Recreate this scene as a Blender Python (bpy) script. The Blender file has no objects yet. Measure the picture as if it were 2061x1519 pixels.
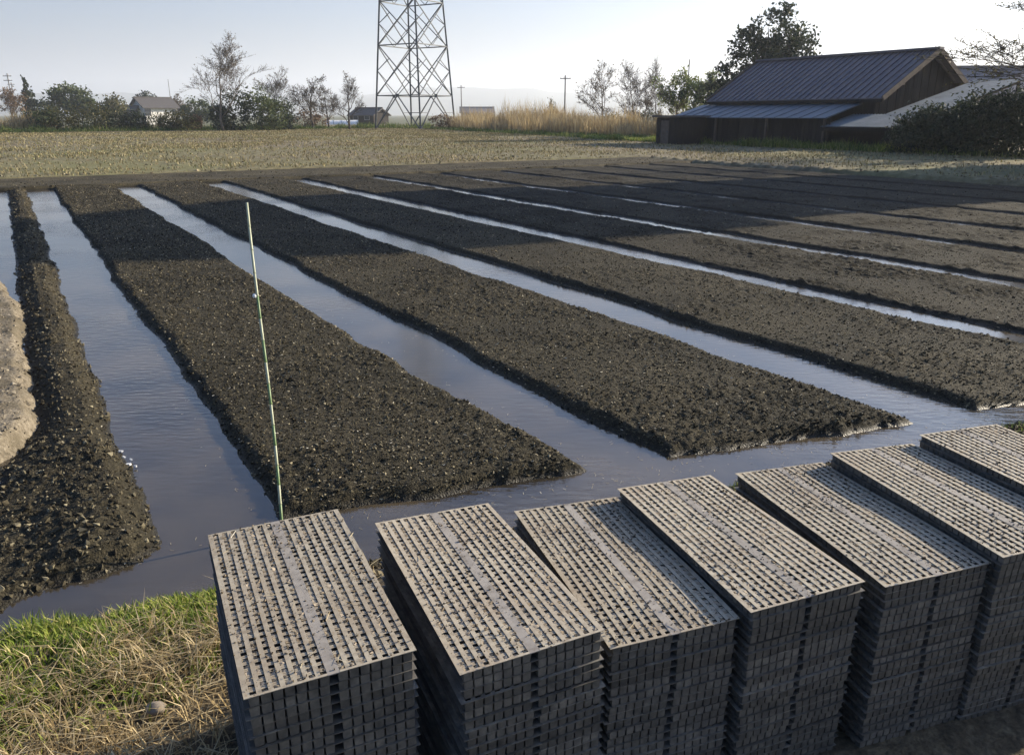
import bpy, math, random
import numpy as np
from mathutils import Vector, Matrix

sc = bpy.context.scene
R = math.radians
# ------------------------------------------------------------------ camera, sky, sun, exposure
CAM_Z = 1.5
PITCH = math.atan((1519 / 2 - 231) / 1600.0)
cam_d = bpy.data.cameras.new('camera')
cam = bpy.data.objects.new('camera', cam_d)
sc.collection.objects.link(cam)
cam.location = (0, 0, CAM_Z)
cam.rotation_euler = (math.pi / 2 - PITCH, 0, 0)
cam_d.sensor_width = 36.0
cam_d.lens = 36.0 * 1600 / 2061
cam_d.clip_start = 0.05
cam_d.clip_end = 60000
sc.camera = cam

SUN_AZ, SUN_EL = R(63.5), R(19.5)
world = bpy.data.worlds.new('World')
sc.world = world
world.use_nodes = True
wn = world.node_tree
bg = wn.nodes['Background']
sky = wn.nodes.new('ShaderNodeTexSky')
sky.sky_type = 'NISHITA'
sky.sun_disc = False
sky.sun_elevation = SUN_EL
sky.sun_rotation = SUN_AZ
sky.altitude = 50
sky.air_density = 1.15
sky.dust_density = 4.0
sky.ozone_density = 10.0
wn.links.new(sky.outputs[0], bg.inputs[0])
bg.inputs[1].default_value = 0.080

sun_d = bpy.data.lights.new('sun', 'SUN')
sun_d.energy = 4.9
sun_d.angle = R(0.6)
sun_d.color = (1.0, 0.87, 0.67)
sun = bpy.data.objects.new('sun', sun_d)
sc.collection.objects.link(sun)
SD = Vector((math.sin(SUN_AZ) * math.cos(SUN_EL), math.cos(SUN_AZ) * math.cos(SUN_EL), math.sin(SUN_EL)))
sun.rotation_euler = SD.to_track_quat('Z', 'Y').to_euler()

sc.view_settings.view_transform = 'Standard'
sc.view_settings.look = 'None'
sc.view_settings.gamma = 1.0
sc.view_settings.exposure = 1.3
sc.cycles.max_bounces = 6
sc.cycles.volume_bounces = 1

# ------------------------------------------------------------------ helpers
rng = np.random.default_rng(7)
COL = sc.collection
A0 = R(31.5)
CX, CY = math.cos(A0), math.sin(A0)          # field axis s (across the beds)
DX, DY = -math.sin(A0), math.cos(A0)         # field axis t (along the channels)


def st(s, t, z=0.0):
    return (s * CX + t * DX, s * CY + t * DY, z)


def ray(u, v):
    p = PITCH
    a, b = (u - 1030.5) / 1600.0, -(v - 759.5) / 1600.0
    return np.array([a, math.cos(p) + b * math.sin(p), -math.sin(p) + b * math.cos(p)])


def at(u, v, Y):
    d = ray(u, v)
    q = d * (Y / d[1])
    return (q[0], q[1], q[2] + CAM_Z)


def on(u, v, z=0.0):
    d = ray(u, v)
    q = d * ((z - CAM_Z) / d[2])
    return (q[0], q[1], z)


def tag(o, label=None, cat=None, group=None, kind=None):
    if label: o['label'] = label
    if cat: o['category'] = cat
    if group: o['group'] = group
    if kind: o['kind'] = kind
    return o


def np_mesh(name, V, F, smooth=False):
    """F: list of int arrays (n,3) and/or (m,4)."""
    if isinstance(F, np.ndarray): F = [F]
    F = [np.asarray(f, dtype=np.int32) for f in F if len(f)]
    me = bpy.data.meshes.new(name)
    V = np.ascontiguousarray(V, dtype=np.float32)
    me.vertices.add(len(V))
    me.vertices.foreach_set('co', V.ravel())
    li = np.concatenate([f.ravel() for f in F])
    sizes = np.concatenate([np.full(len(f), f.shape[1], dtype=np.int32) for f in F])
    starts = np.concatenate([[0], np.cumsum(sizes)[:-1]]).astype(np.int32)
    me.loops.add(len(li))
    me.loops.foreach_set('vertex_index', li)
    me.polygons.add(len(sizes))
    me.polygons.foreach_set('loop_start', starts)
    me.update(calc_edges=True)
    me.validate()
    me.polygons.foreach_set('use_smooth', np.full(len(me.polygons), bool(smooth)))
    return me


def link(name, me, mat=None, parent=None, loc=None, rotz=None):
    o = bpy.data.objects.new(name, me)
    COL.objects.link(o)
    if mat and me is not None and not me.materials: me.materials.append(mat)
    if parent: o.parent = parent
    if loc is not None: o.location = loc
    if rotz is not None: o.rotation_euler = (0, 0, rotz)
    return o


def empty(name, loc=(0, 0, 0), rotz=0.0):
    o = bpy.data.objects.new(name, None)
    o.empty_display_size = 0.1
    COL.objects.link(o)
    o.location = loc
    o.rotation_euler = (0, 0, rotz)
    return o


class MB:
    """collects quads/tris"""
    def __init__(self): self.v, self.q, self.t = [], [], []
    def add(self, pts, quads=(), tris=()):
        b = len(self.v)
        self.v += [tuple(p) for p in pts]
        self.q += [tuple(i + b for i in q) for q in quads]
        self.t += [tuple(i + b for i in q) for q in tris]
    def hexa(self, p):     # 8 points: bottom 4 ccw, top 4 ccw
        self.add(p, [(3, 2, 1, 0), (4, 5, 6, 7), (0, 1, 5, 4), (1, 2, 6, 5), (2, 3, 7, 6), (3, 0, 4, 7)])
    def box(self, x0, x1, y0, y1, z0, z1):
        self.hexa([(x0, y0, z0), (x1, y0, z0), (x1, y1, z0), (x0, y1, z0), (x0, y0, z1), (x1, y0, z1), (x1, y1, z1), (x0, y1, z1)])
    def bar(self, a, b, w, h=None, up=(0, 0, 1)):
        h = h or w
        a, b = Vector(a), Vector(b)
        d = (b - a).normalized()
        u = Vector(up)
        if abs(d.dot(u)) > 0.98: u = Vector((1, 0, 0))
        x = d.cross(u).normalized() * (w / 2)
        y = x.cross(d).normalized() * (h / 2)
        self.hexa([a - x - y, a + x - y, a + x + y, a - x + y, b - x - y, b + x - y, b + x + y, b - x + y])
    def tube(self, pts, rad, n=6):
        P = [Vector(p) for p in pts]
        rings = []
        base = len(self.v)
        for i, p in enumerate(P):
            d = (P[min(i + 1, len(P) - 1)] - P[max(i - 1, 0)]).normalized()
            u = Vector((0, 0, 1)) if abs(d.z) < .9 else Vector((1, 0, 0))
            x = d.cross(u).normalized(); y = d.cross(x).normalized()
            r = rad[i] if hasattr(rad, '__len__') else rad
            for k in range(n):
                a = 2 * math.pi * k / n
                self.v.append(tuple(p + x * (r * math.cos(a)) + y * (r * math.sin(a))))
        for i in range(len(P) - 1):
            for k in range(n):
                k2 = (k + 1) % n
                self.q.append((base + i * n + k, base + i * n + k2, base + (i + 1) * n + k2, base + (i + 1) * n + k))
        self.v.append(tuple(P[0])); self.v.append(tuple(P[-1]))
        for k in range(n):
            k2 = (k + 1) % n
            self.t.append((len(self.v) - 2, base + k2, base + k))
            e = base + (len(P) - 1) * n
            self.t.append((len(self.v) - 1, e + k, e + k2))
    def mesh(self, name='part', smooth=False):
        F = []
        if self.q: F.append(np.array(self.q))
        if self.t: F.append(np.array(self.t))
        return np_mesh(name, np.array(self.v), F, smooth)
    def build(self, name, mat, parent=None, smooth=False):
        return link(name, self.mesh(name, smooth), mat, parent)


# --- vectorised noise
def _h(ix, iy, seed):
    n = (ix.astype(np.int64) * 374761393 + iy.astype(np.int64) * 668265263 + seed * 974711) & 0xFFFFFFFF
    n = ((n ^ (n >> 13)) * 1274126177) & 0xFFFFFFFF
    n = n ^ (n >> 16)
    return (n & 0xFFFFFF) / float(0x1000000)


def vnoise(x, y, seed=0):
    x = np.asarray(x, float); y = np.asarray(y, float)
    ix, iy = np.floor(x), np.floor(y)
    fx, fy = x - ix, y - iy
    fx = fx * fx * (3 - 2 * fx); fy = fy * fy * (3 - 2 * fy)
    a, b = _h(ix, iy, seed), _h(ix + 1, iy, seed)
    c, d = _h(ix, iy + 1, seed), _h(ix + 1, iy + 1, seed)
    return (a + (b - a) * fx) * (1 - fy) + (c + (d - c) * fx) * fy


def fbm(x, y, seed=0, oct=4):
    v, a, f, s = 0, 0.5, 1.0, 0
    for k in range(oct):
        v = v + a * (vnoise(x * f, y * f, seed + k * 17) - .5); s += a
        a *= .55; f *= 2.03
    return v / s


def worley(x, y, seed=0):
    x = np.asarray(x, float); y = np.asarray(y, float)
    ix, iy = np.floor(x), np.floor(y)
    best = np.full(np.broadcast(x, y).shape, 9.0); hh = np.zeros_like(best)
    for i in (-1, 0, 1):
        for j in (-1, 0, 1):
            cx, cy = ix + i, iy + j
            px = cx + _h(cx, cy, seed); py = cy + _h(cx, cy, seed + 5)
            d = (px - x) ** 2 + (py - y) ** 2
            m = d < best
            best = np.where(m, d, best); hh = np.where(m, _h(cx, cy, seed + 9), hh)
    return np.sqrt(best), hh


def sstep(a, b, x):
    u = np.clip((x - a) / (b - a), 0, 1)
    return u * u * (3 - 2 * u)


def grid_faces(n, m):
    i = np.arange(n - 1)[:, None] * m + np.arange(m - 1)[None, :]
    i = i.ravel()
    return np.stack([i, i + m, i + m + 1, i + 1], 1)


# ------------------------------------------------------------------ materials
def new_mat(name):
    m = bpy.data.materials.new(name)
    m.use_nodes = True
    nt = m.node_tree
    return m, nt, nt.nodes['Principled BSDF']


def noise_mat(name, stops, scale=5.0, rough=0.9, detail=6.0, coord='pos', bump=0.0, bscale=None, spec=0.3, rvar=0.0, stretch=None, metal=0.0, big=None, sheen=0.0):
    """colour ramp over noise; 'pos' = world position, 'obj' = object space; rvar: per-object brightness variation"""
    m, nt, p = new_mat(name)
    L = nt.links.new
    if coord == 'pos':
        g = nt.nodes.new('ShaderNodeNewGeometry'); vec = g.outputs['Position']
    else:
        g = nt.nodes.new('ShaderNodeTexCoord'); vec = g.outputs['Object']
    if coord == 'obj' and rvar:
        oi0 = nt.nodes.new('ShaderNodeObjectInfo'); ad = nt.nodes.new('ShaderNodeVectorMath'); ad.operation = 'MULTIPLY_ADD'
        L(oi0.outputs['Random'], ad.inputs[0]); ad.inputs[1].default_value = (31, 17, 23); L(vec, ad.inputs[2]); vec = ad.outputs[0]
    if stretch:
        mp = nt.nodes.new('ShaderNodeMapping'); mp.inputs['Scale'].default_value = stretch
        L(vec, mp.inputs[0]); vec = mp.outputs[0]
    n = nt.nodes.new('ShaderNodeTexNoise')
    n.inputs['Scale'].default_value = scale; n.inputs['Detail'].default_value = detail; n.inputs['Roughness'].default_value = .65
    L(vec, n.inputs['Vector'])
    r = nt.nodes.new('ShaderNodeValToRGB')
    els = r.color_ramp.elements
    while len(els) < len(stops): els.new(.5)
    for e, (pos, c) in zip(els, stops):
        e.position = pos; e.color = (*c, 1)
    L(n.outputs['Fac'], r.inputs[0])
    col = r.outputs[0]
    if big:      # (scale, colour, amount): large patches of another tone
        n3 = nt.nodes.new('ShaderNodeTexNoise'); n3.inputs['Scale'].default_value = big[0]; n3.inputs['Detail'].default_value = 3
        L(vec, n3.inputs['Vector'])
        mr = nt.nodes.new('ShaderNodeMapRange'); mr.inputs[1].default_value = .42; mr.inputs[2].default_value = .62; mr.inputs[3].default_value = 0; mr.inputs[4].default_value = big[2]
        L(n3.outputs['Fac'], mr.inputs[0])
        mx = nt.nodes.new('ShaderNodeMixRGB'); mx.inputs[2].default_value = (*big[1], 1)
        L(mr.outputs[0], mx.inputs[0]); L(col, mx.inputs[1]); col = mx.outputs[0]
    if rvar:
        oi = nt.nodes.new('ShaderNodeObjectInfo')
        mr = nt.nodes.new('ShaderNodeMapRange'); mr.inputs[3].default_value = 1 - rvar; mr.inputs[4].default_value = 1 + rvar
        L(oi.outputs['Random'], mr.inputs[0])
        hs = nt.nodes.new('ShaderNodeHueSaturation')
        L(mr.outputs[0], hs.inputs['Value']); L(col, hs.inputs['Color']); col = hs.outputs[0]
    L(col, p.inputs['Base Color'])
    p.inputs['Roughness'].default_value = rough
    p.inputs['Specular IOR Level'].default_value = spec
    p.inputs['Metallic'].default_value = metal
    if bump:
        n2 = nt.nodes.new('ShaderNodeTexNoise'); n2.inputs['Scale'].default_value = bscale or scale * 3; n2.inputs['Detail'].default_value = 5
        L(vec, n2.inputs['Vector'])
        b = nt.nodes.new('ShaderNodeBump'); b.inputs['Strength'].default_value = bump; b.inputs['Distance'].default_value = .02
        L(n2.outputs['Fac'], b.inputs['Height']); L(b.outputs[0], p.inputs['Normal'])
    return m


def island_mat(name, stops, rough=.8, spec=.2, transl=0.0):
    """one random tone for every loose piece (blade, leaf, clod) of a mesh"""
    m, nt, p = new_mat(name)
    L = nt.links.new
    g = nt.nodes.new('ShaderNodeNewGeometry')
    r = nt.nodes.new('ShaderNodeValToRGB')
    els = r.color_ramp.elements
    while len(els) < len(stops): els.new(.5)
    for e, (pos, c) in zip(els, stops):
        e.position = pos; e.color = (*c, 1)
    L(g.outputs['Random Per Island'], r.inputs[0])
    L(r.outputs[0], p.inputs['Base Color'])
    p.inputs['Roughness'].default_value = rough
    p.inputs['Specular IOR Level'].default_value = spec
    if transl:
        tr = nt.nodes.new('ShaderNodeBsdfTranslucent'); L(r.outputs[0], tr.inputs[0])
        mx = nt.nodes.new('ShaderNodeMixShader'); mx.inputs[0].default_value = transl
        out = nt.nodes['Material Output']
        L(p.outputs[0], mx.inputs[1]); L(tr.outputs[0], mx.inputs[2]); L(mx.outputs[0], out.inputs['Surface'])
    return m


def plain(name, c, rough=.6, spec=.3, metal=0.0):
    return noise_mat(name, [(.3, tuple(x * .82 for x in c)), (.7, tuple(min(1, x * 1.15) for x in c))], scale=3.0, rough=rough, spec=spec, metal=metal, coord='obj')


def soil_mat(name='bed_soil', k=1.0):
    """dark crumbly soil; wet and darker just above the water line, straw-coloured crumbs"""
    m = noise_mat(name, [(p_, tuple(c_ * k for c_ in col_)) for p_, col_ in [(.30, (.010, .0085, .0050)), (.46, (.031, .0262, .0152)), (.60, (.072, .060, .035)), (.74, (.22, .187, .115))]],
                  scale=60, detail=8, rough=.92, bump=.6, bscale=120, spec=.2, big=(.8, (.022, .019, .011), .6))
    nt = m.node_tree; L = nt.links.new; p = nt.nodes['Principled BSDF']
    src = p.inputs['Base Color'].links[0].from_socket
    g = nt.nodes.new('ShaderNodeNewGeometry'); sx = nt.nodes.new('ShaderNodeSeparateXYZ'); L(g.outputs['Position'], sx.inputs[0])
    mr = nt.nodes.new('ShaderNodeMapRange'); mr.inputs[1].default_value = -.118; mr.inputs[2].default_value = -.085; mr.inputs[3].default_value = .45; mr.inputs[4].default_value = 1.0
    L(sx.outputs['Z'], mr.inputs[0])
    mx = nt.nodes.new('ShaderNodeMixRGB'); mx.blend_type = 'MULTIPLY'; mx.inputs[0].default_value = 1
    L(src, mx.inputs[1]); L(mr.outputs[0], mx.inputs[2]); L(mx.outputs[0], p.inputs['Base Color'])
    m2 = nt.nodes.new('ShaderNodeMapRange'); m2.inputs[1].default_value = -.118; m2.inputs[2].default_value = -.095; m2.inputs[3].default_value = .35; m2.inputs[4].default_value = .92
    L(sx.outputs['Z'], m2.inputs[0]); L(m2.outputs[0], p.inputs['Roughness'])
    return m


M = {}
M['soil'] = soil_mat()
M['soil_dry'] = soil_mat('dry_headland_soil', 1.55)
M['soil_shaded'] = soil_mat('shade_darkened_bed_soil', .68)      # darker copy for the far beds; stands in for shade their flattened lumps lack
M['levee_clod'] = island_mat('levee_clod', [(0, (.022, .018, .012)), (.5, (.07, .059, .037)), (.85, (.13, .112, .072)), (1, (.24, .21, .14))], rough=.95, spec=.15)
M['clod'] = island_mat('soil_clod', [(0, (.010, .0085, .0055)), (.5, (.038, .0325, .019)), (.8, (.095, .081, .048)), (1, (.29, .25, .165))], rough=.95, spec=.15)
M['chaff'] = island_mat('straw_chaff', [(0, (.28, .22, .13)), (.7, (.42, .36, .24)), (1, (.6, .56, .46))], rough=.8)
M['bank'] = noise_mat('bank_soil', [(.3, (.05, .038, .024)), (.5, (.10, .078, .048)), (.7, (.18, .145, .09))], scale=30, rough=.95, bump=.6, bscale=70)
M['pale'] = noise_mat('pale_dry_earth', [(.3, (.08, .066, .045)), (.45, (.15, .125, .088)), (.6, (.22, .186, .134)), (.75, (.32, .275, .20))], scale=30, rough=.95, bump=.6, bscale=60, big=(3.2, (.10, .082, .052), .9))
M['stubblesoil'] = noise_mat('stubble_field_soil', [(.3, (.075, .060, .034)), (.47, (.15, .122, .072)), (.6, (.22, .185, .115)), (.75, (.34, .295, .195))], scale=3.2, detail=12, rough=.95, bump=.6, bscale=24, big=(.10, (.16, .158, .062), .7))
M['ground'] = noise_mat('meadow_ground', [(.3, (.06, .07, .03)), (.5, (.10, .105, .05)), (.7, (.17, .15, .08))], scale=.4, detail=8, rough=1)
M['mountain'] = noise_mat('mountain_forest', [(.3, (.035, .05, .035)), (.7, (.07, .085, .06))], scale=.002, rough=1)
M['green_grass'] = island_mat('green_grass', [(0, (.09, .14, .02)), (.5, (.19, .255, .035)), (.8, (.33, .345, .08)), (1, (.50, .45, .19))], rough=.6, transl=.35)
M['dry_grass'] = island_mat('dry_grass', [(0, (.20, .145, .07)), (.5, (.44, .335, .175)), (1, (.68, .56, .34))], rough=.8, transl=.25)
M['verge'] = island_mat('verge_grass', [(0, (.05, .085, .02)), (.5, (.09, .135, .03)), (.85, (.16, .19, .05)), (1, (.27, .25, .10))], rough=.8, transl=.3)
M['reed'] = island_mat('golden_reed', [(0, (.30, .22, .11)), (.5, (.45, .345, .185)), (1, (.58, .475, .28))], rough=.8, transl=.3)
M['stubble'] = island_mat('straw_stubble', [(0, (.12, .10, .045)), (.45, (.26, .215, .11)), (.85, (.42, .355, .20)), (1, (.15, .18, .05))], rough=.9, transl=.15)
M['bark'] = noise_mat('bark', [(.3, (.045, .037, .03)), (.7, (.11, .09, .075))], scale=9, rough=.95, coord='obj')
M['bark_pale'] = noise_mat('pale_bark', [(.3, (.085, .072, .06)), (.7, (.17, .145, .12))], scale=9, rough=.95, coord='obj')
def leafm(n, a, b, c, tr=.3): return island_mat(n, [(0, a), (.6, b), (1, c)], rough=.6, transl=tr, spec=.3)
M['leaf_dark'] = leafm('dark_evergreen_leaf', (.018, .028, .014), (.040, .055, .026), (.075, .09, .045), .25)
M['leaf_mid'] = leafm('green_leaf', (.035, .055, .018), (.07, .095, .03), (.13, .14, .055))
M['leaf_fresh'] = leafm('fresh_spring_leaf', (.10, .14, .045), (.19, .23, .08), (.32, .34, .16), .4)
M['leaf_olive'] = leafm('olive_leaf', (.06, .065, .022), (.11, .105, .035), (.19, .155, .06))
M['bud'] = leafm('brown_bud', (.07, .055, .04), (.13, .105, .075), (.22, .18, .13))
M['blossom'] = leafm('pale_blossom', (.25, .21, .17), (.38, .33, .27), (.5, .45, .38))
M['leaf_brown'] = leafm('russet_leaf', (.10, .06, .035), (.17, .11, .065), (.26, .19, .12))
M['steel'] = noise_mat('galvanised_steel', [(.3, (.045, .052, .062)), (.7, (.08, .09, .10))], scale=3, rough=.55, coord='obj', metal=.3, spec=.4)
M['concrete'] = noise_mat('concrete', [(.3, (.24, .23, .21)), (.7, (.38, .37, .34))], scale=6, rough=.95, coord='obj')
M['roof'] = noise_mat('blue_grey_sheet_roof', [(.3, (.085, .077, .09)), (.5, (.12, .105, .115)), (.7, (.15, .12, .115))], scale=2.2, rough=.5, coord='obj', spec=.4, rvar=.12, stretch=(3, .6, 1))
M['leanroof'] = noise_mat('pale_blue_sheet_roof', [(.3, (.07, .095, .12)), (.7, (.11, .135, .16))], scale=2.0, rough=.5, coord='obj', spec=.4, rvar=.1)
M['zinc'] = noise_mat('weathered_zinc_sheet', [(.25, (.10, .125, .145)), (.5, (.145, .172, .19)), (.75, (.20, .225, .24))], scale=1.6, rough=.75, coord='obj', spec=.25, rvar=.1)
M['wood_dark'] = noise_mat('dark_weathered_board', [(.3, (.016, .013, .011)), (.6, (.034, .027, .022)), (.8, (.06, .048, .038))], scale=4, rough=.95, coord='obj', rvar=.35, stretch=(4, 4, .6))
M['wood_trim'] = noise_mat('brown_trim', [(.3, (.09, .067, .052)), (.7, (.16, .125, .095))], scale=5, rough=.9, coord='obj')
M['plaster'] = plain('white_plaster', (.74, .72, .67), .9)
M['greywall'] = plain('grey_wall', (.34, .33, .33), .9)
M['tile'] = plain('dark_roof_tile', (.085, .078, .075), .75)
M['tile_grey'] = plain('grey_roof_tile', (.19, .175, .175), .75)
M['glass'] = plain('window_glass', (.03, .035, .04), .08, .6)
M['pole'] = plain('utility_pole_concrete', (.23, .225, .22), .9)
M['white'] = plain('white_foam', (.8, .8, .78), .8)
M['stone'] = noise_mat('pale_stone', [(.3, (.17, .14, .11)), (.7, (.28, .24, .19))], scale=30, rough=.95, coord='obj')
M['stake_green'] = plain('green_coated_stake', (.16, .24, .10), .45, .4)
M['stake_pale'] = plain('bare_bamboo_stake', (.42, .44, .30), .5, .4)
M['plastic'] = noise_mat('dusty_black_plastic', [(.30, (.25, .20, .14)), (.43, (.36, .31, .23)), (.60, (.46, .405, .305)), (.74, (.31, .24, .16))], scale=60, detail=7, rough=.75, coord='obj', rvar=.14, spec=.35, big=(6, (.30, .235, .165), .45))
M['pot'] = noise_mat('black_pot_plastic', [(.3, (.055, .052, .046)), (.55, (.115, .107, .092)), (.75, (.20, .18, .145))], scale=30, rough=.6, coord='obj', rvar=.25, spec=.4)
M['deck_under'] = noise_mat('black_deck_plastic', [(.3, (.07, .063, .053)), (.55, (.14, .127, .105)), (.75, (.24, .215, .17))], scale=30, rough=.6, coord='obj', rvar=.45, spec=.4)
M['strip'] = noise_mat('grey_plastic_strip', [(.28, (.14, .115, .085)), (.42, (.25, .225, .195)), (.6, (.33, .30, .26)), (.75, (.25, .20, .145))], scale=34, rough=.8, coord='obj', spec=.3, rvar=.08)
M['crumb'] = island_mat('tray_crumb', [(0, (.05, .038, .024)), (.6, (.14, .11, .072)), (1, (.26, .21, .145))], rough=.95)
M['residue'] = island_mat('soil_residue', [(0, (.15, .115, .075)), (.5, (.28, .225, .155)), (1, (.42, .35, .26))], rough=.95)

# water: muddy, mirror-like at a low angle
mw, nt, p = new_mat('muddy_water')
p.inputs['Base Color'].default_value = (.054, .043, .026, 1)
p.inputs['Roughness'].default_value = .12
p.inputs['IOR'].default_value = 1.85
p.inputs['Specular IOR Level'].default_value = .5
g = nt.nodes.new('ShaderNodeNewGeometry')
mp = nt.nodes.new('ShaderNodeMapping'); mp.inputs['Rotation'].default_value = (0, 0, R(12)); mp.inputs['Scale'].default_value = (9, 26, 1)
nt.links.new(g.outputs['Position'], mp.inputs[0])
n = nt.nodes.new('ShaderNodeTexNoise'); n.inputs['Scale'].default_value = 1.0; n.inputs['Detail'].default_value = 3
nt.links.new(mp.outputs[0], n.inputs['Vector'])
n2 = nt.nodes.new('ShaderNodeTexNoise'); n2.inputs['Scale'].default_value = .55; n2.inputs['Detail'].default_value = 2
nt.links.new(g.outputs['Position'], n2.inputs['Vector'])
ml = nt.nodes.new('ShaderNodeMath'); ml.operation = 'MULTIPLY'
mr = nt.nodes.new('ShaderNodeMapRange'); mr.inputs[1].default_value = .40; mr.inputs[2].default_value = .62; mr.inputs[3].default_value = .12; mr.inputs[4].default_value = 1
nt.links.new(n2.outputs['Fac'], mr.inputs[0])
nt.links.new(n.outputs['Fac'], ml.inputs[0]); nt.links.new(mr.outputs[0], ml.inputs[1])
b = nt.nodes.new('ShaderNodeBump'); b.inputs['Strength'].default_value = .42; b.inputs['Distance'].default_value = .012
nt.links.new(ml.outputs[0], b.inputs['Height']); nt.links.new(b.outputs[0], p.inputs['Normal'])
n4 = nt.nodes.new('ShaderNodeTexNoise'); n4.inputs['Scale'].default_value = 1.6; n4.inputs['Detail'].default_value = 6
nt.links.new(g.outputs['Position'], n4.inputs['Vector'])
cr = nt.nodes.new('ShaderNodeValToRGB')
cr.color_ramp.elements[0].position = .35; cr.color_ramp.elements[0].color = (.034, .028, .019, 1)
cr.color_ramp.elements[1].position = .68; cr.color_ramp.elements[1].color = (.095, .074, .045, 1)
nt.links.new(n4.outputs['Fac'], cr.inputs[0]); nt.links.new(cr.outputs[0], p.inputs['Base Color'])
M['water'] = mw

# ------------------------------------------------------------------ terrain
WZ = -0.12


def front(s):  return 3.20 - .215 * s
def nearedge(s): return 2.70 - .158 * s


def structure(o, label=None):
    o['kind'] = 'structure'
    if label: o['label'] = label
    return o


# far ground to the horizon
V = np.array([(-16000, -16000, -.45), (16000, -16000, -.45), (16000, 16000, -.45), (-16000, 16000, -.45)], float)
structure(link('ground', np_mesh('ground', V, np.array([[0, 1, 2, 3]])), M['ground']))

# mountains
na, nr = 260, 14
ang = np.linspace(R(-75), R(75), na)
rr = np.linspace(2600, 4800, nr)
AA, RR = np.meshgrid(ang, rr, indexing='ij')
prof = 150 + 190 * fbm(AA * 5, AA * 0 + 3.1, 3, 5) + 70 * np.sin(AA * 2.3 + .4)
hh = np.maximum(prof, 60)[:, :] * np.sin(np.clip((RR - 2600) / 1500, 0, 1) * math.pi / 2) ** .8 * (1 + .5 * fbm(AA * 14, RR / 500, 8, 4)) * .52
V = np.stack([RR * np.sin(AA), RR * np.cos(AA), hh - 1], -1).reshape(-1, 3)
structure(link('mountains', np_mesh('mountains', V, grid_faces(na, nr), True), M['mountain']))

# stubble field: polar sheet around the nursery
na, nr = 330, 420
ang = np.linspace(R(-56), R(62), na)
rr = np.exp(np.linspace(math.log(6.0), math.log(135), nr))
AA, RR = np.meshgrid(ang, rr, indexing='ij')
X, Y = RR * np.sin(AA), RR * np.cos(AA)
S, T = X * CX + Y * CY, X * DX + Y * DY
Z = -.015 + .05 * fbm(X / 2.2, Y / 2.2, 11, 4) + .045 * fbm(X * 3, Y * 3, 12, 3) + .03 * np.sin(T * 2 * math.pi / .6)
inside = np.minimum.reduce([S + 3.2, 20.45 + .12 * fbm(T * .5, T * 0, 5) - S, 24.0 + .25 * fbm(S * .4, S * 0, 6) - T])
Z = np.where(inside > 0, Z - np.clip(inside * 2.0, 0, .5), Z)
V = np.stack([X, Y, Z], -1).reshape(-1, 3)
structure(link('stubble_field', np_mesh('stubble_field', V, grid_faces(na, nr), True), M['stubblesoil']))

# water of the channels (one basin)
V = [st(-3.0, 1.0, WZ), st(25, -4.0, WZ), st(20.6, 22.0, WZ), st(-3.0, 22.0, WZ)]
structure(link('channel_water', np_mesh('channel_water', np.array(V), np.array([[0, 1, 2, 3]])), M['water']))


def lump(x, y, seed, k=1.0):
    """crumbly soil relief in metres"""
    d1, h1 = worley(x * 30, y * 30, seed)
    d2, h2 = worley(x * 66, y * 66, seed + 3)
    k = k * (.45 + 1.1 * sstep(.25, .75, vnoise(x * 2.3, y * 2.3, seed + 11)))
    return k * (.009 * h1 ** 2 * (1 - np.clip(d1 * 1.25, 0, 1) ** 2) + .006 * h2 * (1 - np.clip(d2 * 1.2, 0, 1) ** 2) + .012 * fbm(x * 9, y * 9, seed + 7, 3) + .014 * fbm(x * 1.7, y * 1.7, seed + 8, 3))


BEDS = [(0.72, 2.06), (2.52, 4.06), (4.50, 6.13), (6.50, 8.24), (8.55, 10.28), (10.54, 12.27), (12.54, 14.27), (14.54, 16.27), (16.54, 18.27), (18.54, 20.0)]
bed_label = ['nearest broad soil bed behind the leftmost tray stack, beside the green stake', 'second broad soil bed, between the two widest water channels']
bed_objs = []
bed_height = []


def bed_z(s, t, s0, s1, seed):
    if s0 < 1: s1 = s1 + .10 * (1 - sstep(2.7, 4.4, t))
    e = .07 * fbm(t * 1.1, t * 0 + seed, seed, 4) * 2
    e2 = .07 * fbm(t * 1.1, t * 0 + seed + 40, seed + 1, 4) * 2
    fe = .10 * fbm(s * 2.2, s * 0, seed + 2, 4)
    wob = .018 * fbm(s * 14, t * 14, seed + 4, 2)
    d = np.minimum.reduce([s - (s0 + e), (s1 + e2) - s, t - (front(s) + fe)]) + wob
    prof = sstep(-.06, .11, d)
    top = (.044 if s0 < 6 else .030) + .018 * fbm(s * .8, t * .35, seed + 6, 3)
    zz = WZ - .05 + prof * (top + .05)
    return zz, prof


for i, (s0, s1) in enumerate(BEDS):
    seed = 20 + i * 13
    dmin = 3.0 if i < 3 else 4.5 + i * 1.3
    res = .0042 if i < 7 else .006
    t0 = front((s0 + s1) / 2) - .55
    tl, t = [], t0
    while t < 21.6:
        tl.append(t)
        dist = max(dmin, math.hypot(*(np.array(st((s0 + s1) / 2, t))[:2])))
        t += max(.012, dist * res)
    tl = np.array(tl)
    ds = .013 if i < 2 else (.018 if i < 4 else (.028 if i < 7 else .045))
    sl = np.arange(s0 - .14, s1 + .14 + ds, ds)
    TT, SS = np.meshgrid(tl, sl, indexing='ij')
    Z, prof = bed_z(SS, TT, s0, s1, seed)
    X, Y = SS * CX + TT * DX, SS * CY + TT * DY
    Z = Z + lump(X, Y, seed) * (.35 + .65 * prof) * (1 if i < 3 else 1.5) + .004
    V = np.stack([X, Y, Z], -1).reshape(-1, 3)
    o = link('soil_bed', np_mesh('soil_bed', V, grid_faces(*TT.shape), True), M['soil'] if i < 3 else M['soil_shaded'])
    structure(o)
    bed_objs.append((s0, s1, seed))

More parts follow.
